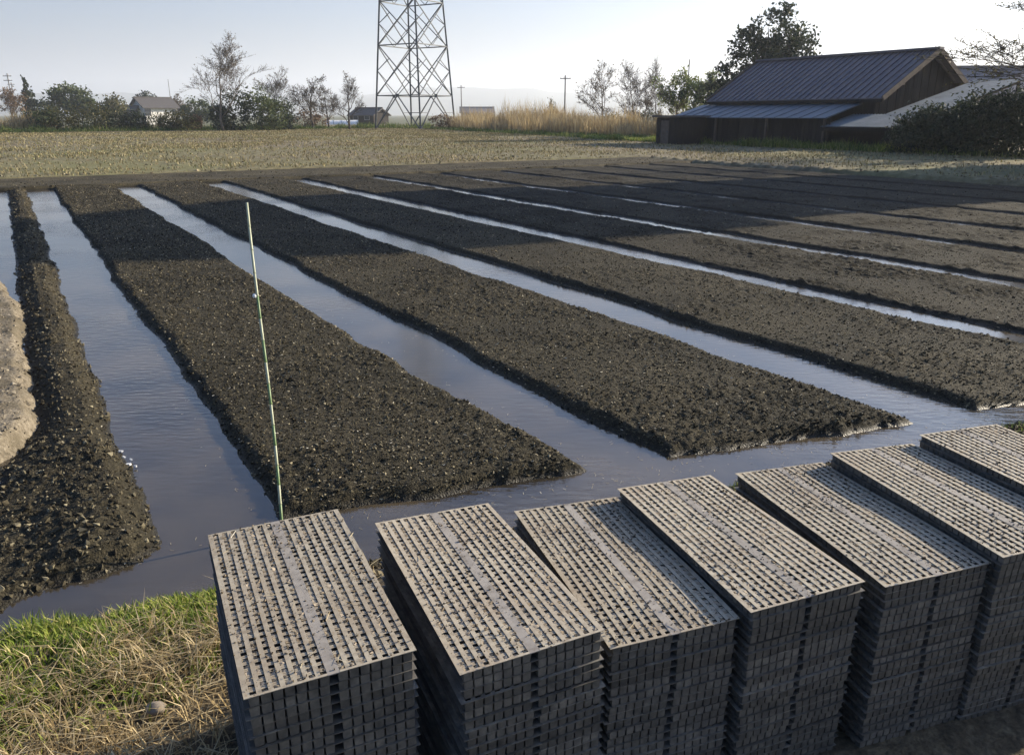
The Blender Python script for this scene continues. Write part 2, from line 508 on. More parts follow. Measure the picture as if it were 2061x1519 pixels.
# levee on the left of the first channel
tl, t = [], 2.55
while t < 22.5:
    tl.append(t); t += max(.012, math.hypot(*(np.array(st(0, t))[:2])) * .0042)
tl = np.array(tl); sl = np.arange(-.95, .45, .0125)
TT, SS = np.meshgrid(tl, sl, indexing='ij')


def levee_z(s, t):
    eR = .312 + .05 * fbm(t * 1.3, t * 0, 71, 4) * 2
    cen = .045 + .04 * fbm(t * .8, t * 0, 72, 3)
    wl = .24 + .60 * (1 - sstep(3.2, 5.0, t))
    end = 2.98 + .30 * fbm(s * 2.0, s * 0, 74, 3) - .55 * np.clip(-s - .05, 0, .5)
    right = np.clip((eR - s) / .17, 0, 1)
    left = np.clip((s - (cen - wl)) / wl, 0, 1)
    prof = np.minimum(right, np.maximum(left, 0)) ** .8
    prof = prof * sstep(-.08, .16, t - end)
    return WZ - .05 + prof * (.115 + .03 * fbm(t * 1.5, s * 3, 73, 3))


X, Y = SS * CX + TT * DX, SS * CY + TT * DY
Z = levee_z(SS, TT) + lump(X, Y, 75, 1.15)
structure(link('mud_levee', np_mesh('mud_levee', np.stack([X, Y, Z], -1).reshape(-1, 3), grid_faces(*TT.shape), True), M['soil']))

# pale dry path left of the levee, with a water strip beyond t = 9
tl, t = [], 2.3
while t < 24.5:
    tl.append(t); t += max(.02, t * .008)
tl = np.array(tl); sl = np.concatenate([np.arange(-3.2, -.8, .08), np.arange(-.8, .05, .02)])
TT, SS = np.meshgrid(tl, sl, indexing='ij')
X, Y = SS * CX + TT * DX, SS * CY + TT * DY
edge = -.085 + .05 * fbm(TT * .9, TT * 0, 81, 3) + .10 * fbm(SS * 9, TT * 7, 86, 3) - .16 * sstep(7.6, 9.6, TT) - .22 * sstep(9, 13, TT) - .55 * (1 - sstep(3.7, 4.7, TT))
Z = WZ - .04 + sstep(-.03, .10, edge - SS) * (.135 + .03 * fbm(SS * 2, TT * 2, 82, 3)) + .8 * lump(X, Y, 83)
Z = Z + .055 * sstep(.10, .5, edge - SS) - .2 * (1 - sstep(2.75, 3.05, TT))
Z = np.where(TT > 21.5, np.maximum(Z, -.05 + .3 * lump(X, Y, 84)), Z)
structure(link('dirt_path', np_mesh('dirt_path', np.stack([X, Y, Z], -1).reshape(-1, 3), grid_faces(*TT.shape), True), M['pale']))

# headland at the far end of the channels
tl = np.arange(20.9, 24.6, .06); sl = np.arange(-.3, 20.8, .06)
TT, SS = np.meshgrid(tl, sl, indexing='ij')
X, Y = SS * CX + TT * DX, SS * CY + TT * DY
e = 21.25 + .18 * fbm(SS * 1.2, SS * 0, 91, 3) * 2
Z = WZ - .05 + sstep(-.05, .15, TT - e) * (.13) + .02 * sstep(23.3, 23.9, TT + .3 * fbm(SS, SS * 0, 93)) + .7 * lump(X, Y, 92)
structure(link('headland_soil', np_mesh('headland_soil', np.stack([X, Y, Z], -1).reshape(-1, 3), grid_faces(*TT.shape), True), M['soil_dry']))

# near bank that carries the tray stacks
xs = np.arange(-3.2, 5.6, .026); ys = np.arange(-1.5, 5.2, .026)
XX, YY = np.meshgrid(xs, ys, indexing='ij')
SS, TT = XX * CX + YY * CY, XX * DX + YY * DY


def bank_z(x, y):
    s, t = x * CX + y * CY, x * DX + y * DY
    d = nearedge(s) + .05 * fbm(s * 2.3, s * 0, 101, 4) * 2 - t
    z = WZ - .06 + sstep(-.06, .16, d) * .13 + sstep(.1, .4, d) * .05
    z = z + .02 * sstep(.4, 1.6, x)
    return z + .03 * fbm(x * 2.4, y * 2.4, 102, 4)


Z = bank_z(XX, YY) + .6 * lump(XX, YY, 103)
structure(link('canal_bank', np_mesh('canal_bank', np.stack([XX, YY, Z], -1).reshape(-1, 3), grid_faces(*XX.shape), True), M['bank']))

# ------------------------------------------------------------------ loose soil, chaff
OCT_V = np.array([(1, 0, 0), (-1, 0, 0), (0, 1, 0), (0, -1, 0), (0, 0, 1), (0, 0, -1)], float)
OCT_F = np.array([(0, 2, 4), (2, 1, 4), (1, 3, 4), (3, 0, 4), (2, 0, 5), (1, 2, 5), (3, 1, 5), (0, 3, 5)])


def rand_rot(n, g):
    q = g.normal(size=(n, 4)); q /= np.linalg.norm(q, axis=1, keepdims=True)
    w, x, y, z = q.T
    return np.stack([np.stack([1 - 2 * (y * y + z * z), 2 * (x * y - z * w), 2 * (x * z + y * w)], -1),
                     np.stack([2 * (x * y + z * w), 1 - 2 * (x * x + z * z), 2 * (y * z - x * w)], -1),
                     np.stack([2 * (x * z - y * w), 2 * (y * z + x * w), 1 - 2 * (x * x + y * y)], -1)], 1)


def clods(P, size, g):
    n = len(P)
    Rm = rand_rot(n, g)
    jit = OCT_V[None] * (1 + .45 * (g.random((n, 6, 1)) - .5)) + .16 * g.normal(size=(n, 6, 3))
    sc3 = size[:, None] * (.6 + .8 * g.random((n, 3)))
    Vv = np.einsum('nij,nkj->nki', Rm, jit * sc3[:, None, :]) + P[:, None, :]
    F = OCT_F[None] + (np.arange(n) * 6)[:, None, None]
    return Vv.reshape(-1, 3), F.reshape(-1, 3)


PV, PF, off = [], [], 0
CH = []
for i, (s0, s1, seed) in enumerate(bed_objs):
    n = [34000, 28000, 20000, 11000, 6000, 4000, 3000, 2500, 2000, 1500][i]
    g = np.random.default_rng(seed)
    s = g.uniform(s0 - .02, s1 + .02, n)
    u = g.random(n)
    tm = front(s) + .02
    lo = np.maximum(tm, 2.2)
    t = tm + (lo * (21.2 / lo) ** u - lo)
    z, prof = bed_z(s, t, s0, s1, seed)
    X, Y = s * CX + t * DX, s * CY + t * DY
    z = z + .004 + lump(X, Y, seed) * (.35 + .65 * prof)
    keep = z > WZ - .005
    P = np.stack([X, Y, z + .001], -1)[keep]
    dist = np.hypot(P[:, 0], P[:, 1])
    size = (.0022 + .0052 * g.random(len(P)) ** 2.6) * (1 + dist * .05)
    v, f = clods(P, size, g)
    PV.append(v); PF.append(f + off); off += len(v)
    CH.append(P[g.random(len(P)) < .07])
g = np.random.default_rng(77)
n = 14000
s = g.uniform(-.75, .32, n); t = 2.9 * (22 / 2.9) ** g.random(n)
X, Y = s * CX + t * DX, s * CY + t * DY
z = levee_z(s, t) + lump(X, Y, 75, 1.15)
k = z > WZ + .0
P = np.stack([X, Y, z + .002], -1)[k]
v, f = clods(P, (.0035 + .009 * g.random(len(P)) ** 3) * (1 + np.hypot(P[:, 0], P[:, 1]) * .04), g)
tag(link('levee_clods', np_mesh('levee_clods', v, f), M['levee_clod']), 'brown mud lumps heaped along the narrow left levee', 'soil', kind='stuff')
CH.append(P[g.random(len(P)) < .02])
# headland + canal bank clods
s = g.uniform(-.2, 20.3, 5000); t = g.uniform(21.3, 24.3, 5000)
P = np.stack([s * CX + t * DX, s * CY + t * DY, np.full(5000, -.045)], -1)
v, f = clods(P, .008 + .016 * g.random(5000) ** 2, g); PV.append(v); PF.append(f + off); off += len(v)
s = g.uniform(-.8, 6, 7000); t = nearedge(s) - np.abs(g.normal(0, .22, 7000)) + .05
X, Y = s * CX + t * DX, s * CY + t * DY
P = np.stack([X, Y, bank_z(X, Y) + .6 * lump(X, Y, 103) + .004], -1)
P = P[P[:, 2] > WZ - .005]
v, f = clods(P, .004 + .016 * g.random(len(P)) ** 3, g); PV.append(v); PF.append(f + off); off += len(v)
tag(link('soil_clods', np_mesh('soil_clods', np.concatenate(PV), np.concatenate(PF)), M['clod']), 'loose brown soil crumbs scattered over the seedbeds and levee', 'soil', kind='stuff')


def slivers(P, L, wd, g):
    n = len(P)
    Rm = rand_rot(n, g)
    a = Rm[:, :, 0] * np.array([1, 1, .25]); a /= np.linalg.norm(a, axis=1, keepdims=True)
    b = np.cross(a, np.array([0, 0, 1.0]) + .4 * g.normal(size=(n, 3))); b /= np.linalg.norm(b, axis=1, keepdims=True) + 1e-9
    a = a * (L * (.5 + g.random(n)))[:, None] * .5; b = b * (wd * (.6 + .8 * g.random(n)))[:, None] * .5
    V = np.stack([P - a - b, P + a - b, P + a + b, P - a + b], 1).reshape(-1, 3)
    F = np.arange(n * 4).reshape(-1, 4)
    return V, F


P = np.concatenate(CH); P[:, 2] += .004
d = np.hypot(P[:, 0], P[:, 1])
v, f = slivers(P, .010 * (1 + d * .05), .003 * (1 + d * .07), g)
tag(link('straw_chaff', np_mesh('straw_chaff', v, f), M['chaff']), 'pale straw chaff sprinkled over the dark seedbeds', 'straw', kind='stuff')

# pale crumbs on the dirt path
s = g.uniform(-1.2, -.06, 5000); t = 2.9 * (12 / 2.9) ** g.random(5000)
X, Y = s * CX + t * DX, s * CY + t * DY
edge = -.085 + .05 * fbm(t * .9, t * 0, 81, 3) + .10 * fbm(s * 9, t * 7, 86, 3) - .16 * sstep(7.6, 9.6, t) - .22 * sstep(9, 13, t) - .55 * (1 - sstep(3.7, 4.7, t))
k = edge - s > .02
zz = (WZ - .04 + sstep(-.03, .10, edge - s) * (.135 + .03 * fbm(s * 2, t * 2, 82, 3)) + .8 * lump(X, Y, 83) + .055 * sstep(.10, .5, edge - s) - .2 * (1 - sstep(2.75, 3.05, t)))
P = np.stack([X, Y, zz + .002], -1)[k]
v, f = clods(P, .004 + .011 * g.random(len(P)) ** 3, g)
M['pale_clod'] = island_mat('pale_clod', [(0, (.10, .083, .058)), (.6, (.20, .17, .125)), (1, (.34, .295, .22))], rough=.95)
tag(link('pale_soil_crumbs', np_mesh('pale_soil_crumbs', v, f), M['pale_clod']), 'dry pale earth crumbs on the path beside the levee', 'soil', kind='stuff')

# bits of straw floating on the water near the bed edges
FS = []
for (s0, s1, seed) in bed_objs[:4]:
    n = 110
    t = 2.6 * (14 / 2.6) ** g.random(n)
    sd = np.where(g.random(n) < .5, s0 - .03 - np.abs(g.normal(0, .06, n)), s1 + .06 + np.abs(g.normal(0, .06, n)))
    FS.append(np.stack([sd * CX + t * DX, sd * CY + t * DY, np.full(n, WZ + .0015)], -1))
s = g.uniform(-.3, 5, 260); t = front(s) - .03 - np.abs(g.normal(0, .09, 260))
FS.append(np.stack([s * CX + t * DX, s * CY + t * DY, np.full(260, WZ + .0015)], -1))
P = np.concatenate(FS)
v, f = slivers(P, np.full(len(P), .016), np.full(len(P), .0016), g)
v[:, 2] = WZ + .002 + (v[:, 2] - WZ) * .1
tag(link('floating_straw', np_mesh('floating_straw', v, f), M['chaff']), 'bits of straw floating along the edges of the water channels', 'straw', kind='stuff')

# ------------------------------------------------------------------ seedling trays
TW, TL, TH, TP = .310, .618, .0235, .0220      # width, length, height, stacking pitch
NC, NR = 14, 32
rimx, rim, mid = .0065, .0012, .013
px = (TW - 2 * rimx - mid) / NC
py = (TL - 2 * rim) / NR


def tray_meshes(seed):
    g = np.random.default_rng(seed)
    hx, hy = px * .55, py * .54
    xe = []      # hole x ranges
    for c in range(NC):
        x = -TW / 2 + rimx + px * (c + .5) + (mid if c >= NC // 2 else 0)
        xe.append((x - hx / 2, x + hx / 2))
    ye = [(-TL / 2 + rim + py * (r + .5) - hy / 2, -TL / 2 + rim + py * (r + .5) + hy / 2) for r in range(NR)]
    bow = g.normal(0, .0017, 4)

    def warp(v):
        v = np.array(v, float)
        a, b = v[:, 0] / (TW / 2), v[:, 1] / (TL / 2)
        v[:, 2] += bow[0] * a * a + bow[1] * b * b + bow[2] * a * b + .0012 * (bow[3] / .0012) * np.sin(b * 4)
        return v
    # deck: cells of a grid, holes left open; long ribs stand 1.6 mm above the cross ribs
    X = [-TW / 2] + [e for h in xe for e in h] + [TW / 2]
    Y = [-TL / 2] + [e for h in ye for e in h] + [TL / 2]
    d = MB()
    zt, zc, tk = TH, TH - .0016, .0012
    for i in range(len(X) - 1):
        hole_col = i % 2 == 1
        if not hole_col:
            j0 = (NC // 2) * 2
            if i == j0: continue                 # centre strip is its own part
            x0, x1 = X[i], X[i + 1]
            for k in range(0, 32, 4):            # ribs in lengths, so that they bow with the tray
                ya = -TL / 2 + TL * k / 32; yb = -TL / 2 + TL * (k + 4) / 32
                d.add([(x0, ya, zt - tk), (x1, ya, zt - tk), (x1, yb, zt - tk), (x0, yb, zt - tk), (x0, ya, zt), (x1, ya, zt), (x1, yb, zt), (x0, yb, zt)],
                      [(4, 5, 6, 7), (0, 4, 7, 3), (1, 2, 6, 5), (3, 2, 1, 0)] + ([(0, 1, 5, 4)] if k == 0 else []) + ([(2, 3, 7, 6)] if k == 28 else []))
        else:
            for j in range(0, len(Y) - 1, 2):    # cross ribs
                x0, x1, y0, y1 = X[i], X[i + 1], Y[j], Y[j + 1]
                zz = zc if 0 < j < len(Y) - 2 else zt
                d.add([(x0, y0, zz - tk), (x1, y0, zz - tk), (x1, y1, zz - tk), (x0, y1, zz - tk), (x0, y0, zz), (x1, y0, zz), (x1, y1, zz), (x0, y1, zz)],
                      [(4, 5, 6, 7), (0, 1, 5, 4), (2, 3, 7, 6), (3, 2, 1, 0)])
    d.v = [tuple(q) for q in warp(d.v)]
    deck = d.mesh('deck')
    # little lugs along both long edges belong to the deck
    # pots
    b = MB()
    for (x0, x1) in xe:
        for (y0, y1) in ye:
            cx, cy = (x0 + x1) / 2, (y0 + y1) / 2
            w1, l1 = px * .385, py * .40
            zt2 = TH - .0013
            wt, lt = px * .435, py * .455
            b.add([(cx - wt, cy - lt, zt2), (cx + wt, cy - lt, zt2), (cx + wt, cy + lt, zt2), (cx - wt, cy + lt, zt2),
                   (cx - w1, cy - l1, .0012), (cx + w1, cy - l1, .0012), (cx + w1, cy + l1, .0012), (cx - w1, cy + l1, .0012)],
                  [(0, 1, 5, 4), (1, 2, 6, 5), (2, 3, 7, 6), (3, 0, 4, 7), (4, 5, 6, 7)])
    b.v = [tuple(q) for q in warp(b.v)]
    pots = b.mesh('pot_block')
    # centre strip with a shallow raised spine
    c = MB()
    x0, x1 = xe[NC // 2 - 1][1], xe[NC // 2][0]
    for k in range(8):
        ya = -TL / 2 + TL * k / 8; yb = ya + TL / 8
        c.box(x0, x1, ya, yb, TH - .0022, TH - .0004)
    
    c.v = [tuple(q) for q in warp(c.v)]
    return deck, pots, c.mesh('centre_strip'), xe, ye, warp


TRAYS = [tray_meshes(300 + k) for k in range(4)]
for (dk, pt, cs, *_r) in TRAYS:
    pt.materials.append(M['pot']); cs.materials.append(M['strip'])

ORD = ['topmost', 'second', 'third', 'fourth', 'fifth', 'sixth', 'seventh', 'eighth', 'ninth', 'tenth', 'eleventh', 'twelfth', 'thirteenth', 'fourteenth', 'fifteenth', 'sixteenth',
       'seventeenth', 'eighteenth', 'nineteenth', 'twentieth', 'twenty-first', 'twenty-second', 'twenty-third', 'twenty-fourth', 'twenty-fifth', 'twenty-sixth', 'twenty-seventh', 'twenty-eighth']
STK = ['leftmost stack', 'second stack from the left', 'third stack from the left', 'middle stack of the seven', 'fifth stack from the left', 'sixth stack from the left', 'rightmost stack']
# left-edge near corner, left-edge far corner (pixels of the photograph), height of the top below the eye
STACKS = [((490, 1405), (418, 1075), .945, 0), ((925, 1352), (755, 1055), .985, 0), ((1228, 1300), (1035, 1030), 1.04, 0), ((1512, 1228), (1242, 985), 1.01, 0),
          ((1795, 1180), (1480, 950), 1.018, -.008), ((2010, 1118), (1665, 915), .985, .012), (None, (1840, 875), .955, .02)]
for si, (nl, fl, h, shift) in enumerate(STACKS):
    ztop = CAM_Z - h
    F_ = np.array(on(*fl, ztop))
    if nl:
        N_ = np.array(on(*nl, ztop))
        ax = F_ - N_
        yaw = math.atan2(-ax[0], ax[1])
        midp = (N_ + F_) / 2
    else:
        yaw = R(17)
        midp = F_ - np.array([-math.sin(yaw), math.cos(yaw), 0]) * TL / 2
    xdir = np.array([math.cos(yaw), math.sin(yaw), 0])
    cen = midp + xdir * (TW / 2 + shift)
    base = float(bank_z(np.array(cen[0]), np.array(cen[1]))) + .005
    nt_ = int(round((ztop - base) / TP))
    pit = (ztop - base - TH) / (nt_ - 1)
    g = np.random.default_rng(500 + si)
    lean = g.normal(0, .006, 2)
    drift = np.cumsum(g.normal(0, .0009, (nt_, 2)), axis=0); drift -= drift[-1]
    for k in range(nt_):
        lvl = nt_ - 1 - k                      # 0 = top
        z = base + k * pit
        jx, jy = drift[k] + g.normal(0, .0011, 2) * (k < nt_ - 1)
        q = cen + np.array([jx - lean[0] * lvl / nt_, jy - lean[1] * lvl / nt_, 0])
        root = empty('seedling_tray', (q[0], q[1], z), yaw + (g.normal(0, .004) if lvl else 0))
        flip = g.random() < .5 and lvl > 0
        if flip: root.rotation_euler.z += math.pi
        if lvl == 0:
            lab = 'dusty multi-cell seedling tray, topmost of the ' + STK[si]
        elif lvl == nt_ - 1:
            lab = 'black multi-cell seedling tray at the bottom of the ' + STK[si]
        else:
            lab = 'black multi-cell seedling tray, %s from the top of the %s' % (ORD[lvl], STK[si])
        tag(root, lab, 'tray', 'stacked seedling trays')
        dk, pt, cs, xe, ye, warp = TRAYS[int(g.integers(4))]
        dko = link('deck', dk, parent=root)
        if not dk.materials: dk.materials.append(M['deck_under'])
        dko.material_slots[0].link = 'OBJECT'
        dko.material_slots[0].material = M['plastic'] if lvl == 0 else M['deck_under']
        tag(link('pot_block', pt, parent=root), kind='stuff')
        cso = link('centre_strip', cs, parent=root)
        cso.material_slots[0].link = 'OBJECT'
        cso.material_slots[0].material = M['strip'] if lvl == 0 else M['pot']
        if lvl == 0:                           # soil left in the open cells
            V, F = [], []
            for (x0, x1) in xe:
                for (y0, y1) in ye:
                    fill = fbm(np.array((x0 + q[0]) * 9), np.array((y0 + q[1]) * 7), 600 + si, 3) * 2 + g.normal(0, .22)
                    if fill < -.6: continue
                    zz = .0182 + .0040 * min(1.0, fill + .5) + g.normal(0, .0012)
                    zz = min(zz, TH - .0018)
                    i0 = len(V)
                    ins = .0007
                    hz = g.normal(0, .0016, 4)
                    V += [(x0 + ins, y0 + ins, zz + hz[0]), (x1 - ins, y0 + ins, zz + hz[1]), (x1 - ins, y1 - ins, zz + hz[2]), (x0 + ins, y1 - ins, zz + hz[3]), ((x0 + x1) / 2, (y0 + y1) / 2, zz + .0025 * g.random())]
                    F += [(i0, i0 + 1, i0 + 4), (i0 + 1, i0 + 2, i0 + 4), (i0 + 2, i0 + 3, i0 + 4), (i0 + 3, i0, i0 + 4)]
            # crumbs lying on the deck
            me = np_mesh('soil_residue', warp(V), np.array(F))
            tag(link('soil_residue', me, M['residue'], root), kind='stuff')
            nC = 1000
            cx_ = g.uniform(-TW / 2, TW / 2, nC); cy_ = g.uniform(-TL / 2, TL / 2, nC)
            vv, ff = clods(np.stack([cx_, cy_, np.full(nC, TH)], -1), (.0009 + .0024 * g.random(nC) ** 3), g)
            nB = 26
            pb = np.stack([g.uniform(-TW / 2, TW / 2, nB), g.uniform(-TL / 2, TL / 2, nB), np.full(nB, TH + .0018)], -1)
            vb, fb = slivers(pb, np.full(nB, .022), np.full(nB, .0011), g)
            tag(link('root_wisps', np_mesh('root_wisps', vb, fb), M['chaff'], root), kind='stuff')
            tag(link('soil_crumbs', np_mesh('soil_crumbs', vv, ff), M['crumb'], root), kind='stuff')

# ------------------------------------------------------------------ garden stake
b0 = np.array(on(567, 1052, -.08)); t0 = np.array(at(500, 408, b0[1] * 1.0 + .02))
root = empty('garden_stake', tuple(b0))
tag(root, 'thin leaning green stake standing at the corner of the nearest bed', 'stake')
vec = t0 - b0
nseg = 15
for k in range(nseg):
    a, c = k / nseg, (k + 1) / nseg
    m = MB()
    bend = lambda u: vec * u + np.array([.006 * math.sin(u * 5), .0, 0])
    r0 = .0062 - .0016 * a
    m.tube([bend(a), bend(a + .003), bend(a + .006), bend(c)], [r0, r0 * 1.18, r0, r0 * .97], 8)
    m.build('stake_segment', M['stake_pale'] if k % 2 or k > 10 else M['stake_green'], root, True)
m = MB(); q = vec * .735
m.tube([q + np.array([-.012, -.004, -.008]), q + np.array([-.012, -.004, 0.0]), q + np.array([-.012, -.004, .008])], [.006, .009, .004], 8)
m.tube([q + np.array([-.012, -.004, 0]), q], .002, 5)
m.build('clip', M['white'], root, True)

# ------------------------------------------------------------------ litter, stone
for k, (u, v, sz) in enumerate([(243, 908, .020), (249, 920, .014), (259, 934, .022), (273, 938, .012), (255, 946, .012), (264, 925, .010)]):
    c = on(u, v, WZ + .012)
    g = np.random.default_rng(900 + k)
    m = MB()
    n = 6
    pts = []
    for lay in (0, 1):
        for a in range(n):
            r = sz * (.5 + .35 * g.random())
            pts.append((r * math.cos(a * 6.283 / n), r * math.sin(a * 6.283 / n) * .6, (-.004 if lay == 0 else .002 + .005 * g.random())))
    m.add(pts, [(a, (a + 1) % n, n + (a + 1) % n, n + a) for a in range(n)], [(n, n + a, n + a + 1) for a in range(1, n - 1)] + [(0, a + 1, a) for a in range(1, n - 1)])
    o = m.build('foam_scrap', M['white'])
    o.location = c
    tag(o, 'white foam scrap caught at the water edge of the left levee', 'litter', 'foam scraps at the water edge')


def rock(name, loc, size, mat, seed, label, cat):
    g = np.random.default_rng(seed)
    nu, nv = 14, 9
    th = np.linspace(0, 2 * math.pi, nu, endpoint=False); ph = np.linspace(.02, math.pi - .02, nv)
    T_, P_ = np.meshgrid(th, ph, indexing='ij')
    rr_ = 1 + .3 * fbm(np.cos(T_) * np.sin(P_) * 1.6 + 5, np.sin(T_) * np.sin(P_) * 1.6 + np.cos(P_) * 2, seed, 3)
    V = np.stack([rr_ * np.cos(T_) * np.sin(P_) * size[0], rr_ * np.sin(T_) * np.sin(P_) * size[1], rr_ * np.cos(P_) * size[2]], -1).reshape(-1, 3)
    F = []
    for i in range(nu):
        for j in range(nv - 1):
            F.append((i * nv + j, i * nv + j + 1, ((i + 1) % nu) * nv + j + 1, ((i + 1) % nu) * nv + j))
    o = link(name, np_mesh(name, V, np.array(F), True), mat, loc=loc)
    return tag(o, label, cat)


rock('stone', (-.93, 1.70, .03), (.026, .021, .017), M['stone'], 41, 'rounded pale stone lying in the dry grass by the leftmost stack', 'stone')

# ------------------------------------------------------------------ near grass
def blades(P, Ln, wd, lean, g, curl=.5):
    """bent blades: 5 verts, quad + quad-less tip"""
    n = len(P)
    az = g.uniform(0, 2 * math.pi, n)
    d = np.stack([np.cos(az), np.sin(az), np.zeros(n)], -1)
    side = np.stack([-np.sin(az), np.cos(az), np.zeros(n)], -1)
    ln = lean * (.2 + g.random(n))
    up = np.array([0, 0, 1.0])
    m = P + (d * (ln * .35)[:, None] + up * np.sqrt(np.maximum(1 - (ln * .35) ** 2, .1))[:, None]) * (Ln * .5)[:, None]
    e = m + (d * (ln * (1 + curl))[:, None] + up * (1 - np.minimum(ln, 1.2) * .75)[:, None]) * (Ln * .5)[:, None]
    w = side * (wd * .5)[:, None]
    V = np.stack([P - w, P + w, m + w * .8, m - w * .8, e], 1).reshape(-1, 3)
    i = np.arange(n) * 5
    return V, [np.stack([i, i + 1, i + 2, i + 3], 1), np.stack([i + 3, i + 2, i + 4], 1)]


def stuff(name, vf, mat, label, cat):
    return tag(link(name, np_mesh(name, vf[0], vf[1]), mat), label, cat, kind='stuff')


g = np.random.default_rng(1000)
# region left of the first stack
n = 76000
x = g.uniform(-2.6, -.48, n); y = g.uniform(.9, 2.75, n)
s, t = x * CX + y * CY, x * DX + y * DY
d = nearedge(s) - t
# keep out of the stack footprint
def in_stack1(x, y):
    yaw = R(24.5)
    c = np.array([-.59 + .141, 1.40 + .065])
    dx, dy = x - c[0], y - c[1]
    lx = dx * math.cos(yaw) + dy * math.sin(yaw); ly = -dx * math.sin(yaw) + dy * math.cos(yaw)
    return (np.abs(lx) < .175) & (np.abs(ly) < .325)
nz = fbm(x * 3, y * 3, 55, 3)
pg = sstep(-.02, .05, d) * (1 - sstep(.42, .74, d + .35 * nz))
clump = vnoise(x * 9, y * 9, 57)
kg = (g.random(n) < pg * (.35 + .65 * sstep(.3, .6, clump))) & ~in_stack1(x, y) & (x + .456 * (y - 1.675) < -.70)
P = np.stack([x, y, bank_z(x, y)], -1)
Pg = P[kg]
stuff('green_grass', blades(Pg, .025 + .055 * g.random(len(Pg)) * (.3 + 1.2 * vnoise(Pg[:, 0] * 6, Pg[:, 1] * 6, 58)), .004 + .0035 * g.random(len(Pg)), .75, g), M['green_grass'],
      'tufts of fresh green grass on the canal bank left of the trays', 'grass')
pd = sstep(.18, .5, d + .3 * nz)
kd = (g.random(n) < pd * .5 * (.25 + .75 * sstep(.25, .6, vnoise(x * 7, y * 7, 61)))) & ~in_stack1(x, y)
Pd = P[kd]
stuff('dry_grass', blades(Pd, .03 + .09 * g.random(len(Pd)), .002 + .003 * g.random(len(Pd)), 1.5, g, .8), M['dry_grass'], 'matted straw-coloured dry grass on the bank in the left foreground', 'grass')
# wisps of dry stalks and chaff on the ground
n2 = 2600
x = g.uniform(-2.4, -.45, n2); y = g.uniform(1.0, 2.3, n2)
k = ~in_stack1(x, y)
P = np.stack([x, y, bank_z(x, y) + .012], -1)[k]
stuff('loose_straw', slivers(P, np.full(len(P), .07), np.full(len(P), .0028), g), M['dry_grass'], 'loose straw lying flat on the left foreground bank', 'straw')
# foreground right corner below the stacks
n = 9000
x = g.uniform(.55, 2.6, n); y = g.uniform(.9, 2.0, n)
lim = 1.29 + .30 * (x - .8)
k = (y < lim + .06) & (g.random(n) < .25 + .75 * sstep(.35, .6, vnoise(x * 6, y * 6, 63)))
gp_ = g.random(n) < sstep(1.25, 1.6, x) * .5
P = np.stack([x, y, bank_z(x, y)], -1)
a = P[k & gp_]
stuff('corner_grass', blades(a, .03 + .05 * g.random(len(a)), .003 + .002 * g.random(len(a)), .8, g), M['green_grass'], 'green grass sprouting in the bottom right corner before the trays', 'grass')
a = P[k & ~gp_]
stuff('corner_straw', blades(a, .03 + .06 * g.random(len(a)), .002 + .002 * g.random(len(a)), 1.5, g, .9), M['dry_grass'], 'dry straw strewn before the right hand tray stacks', 'straw')
# weeds along canal edge behind the stacks
n = 2500
s = g.uniform(.3, 6.0, n); t = nearedge(s) - g.uniform(.05, .35, n)
k = vnoise(s * 3, t * 5, 66) > .62
x, y = (s * CX + t * DX)[k], (s * CY + t * DY)[k]
P = np.stack([x, y, bank_z(x, y)], -1)
stuff('canal_edge_weeds', blades(P, .02 + .04 * g.random(len(P)), np.full(len(P), .004), .9, g), M['verge'], 'sparse weeds on the canal edge behind the tray stacks', 'weeds')

# ------------------------------------------------------------------ stubble rows
g = np.random.default_rng(1100)
rows = np.arange(24.2, 92, .27)
PS = []
for tr in rows:
    ss = np.arange(-1.5, 46, .19)
    PS.append(np.stack([ss + g.normal(0, .03, len(ss)), np.full(len(ss), tr) + g.normal(0, .03, len(ss))], -1))
ss = []
for sr in np.arange(20.8, 36, .30):
    tt = np.arange(5, 24.3, .21)
    ss.append(np.stack([np.full(len(tt), sr) + g.normal(0, .03, len(tt)), tt + g.normal(0, .03, len(tt))], -1))
PS = np.concatenate(PS + ss)
X, Y = PS[:, 0] * CX + PS[:, 1] * DX, PS[:, 0] * CY + PS[:, 1] * DY


def bound_y(x):      # far edge of the stubble field
    return np.interp(x, [-60, -44, -32, -20, -11.4, -1.3, 9.4, 14.2, 17.4, 24], [66, 71, 82, 92, 97, 71, 45.0, 36.6, 31.0, 20])


k = (Y < bound_y(X)) & (g.random(len(X)) < (.25 + .75 * sstep(.25, .75, vnoise(X * .35, Y * .35, 68))))
X, Y = X[k], Y[k]
P = np.stack([X, Y, -.03 + .05 * fbm(X / 2.2, Y / 2.2, 11, 4)], -1)
P3 = np.repeat(P, 3, 0); P3[:, :2] += g.normal(0, .03, (len(P3), 2))
dist = np.hypot(P3[:, 0], P3[:, 1])
V, F = blades(P3, .06 + .10 * g.random(len(P3)), .010 + .0007 * dist, .7, g)
stuff('rice_stubble', (V, F), M['stubble'], 'rows of cut straw stubble over the tan field beyond the seedbeds', 'stubble')
n = 26000
rr_ = 20 * (95 / 20) ** g.random(n); aa = g.uniform(R(-38), R(36), n)
X, Y = rr_ * np.sin(aa), rr_ * np.cos(aa)
S, T = X * CX + Y * CY, X * DX + Y * DY
k = (Y < bound_y(X)) & ((T > 24) | (S > 20.7))
P = np.stack([X, Y, -.015 + .05 * fbm(X / 2.2, Y / 2.2, 11, 4)], -1)[k]
v, f = clods(P, .012 + .04 * g.random(len(P)) ** 2.5, g)
M['field_clod'] = island_mat('field_clod', [(0, (.09, .072, .045)), (.6, (.18, .145, .09)), (1, (.34, .29, .2))], rough=.95)
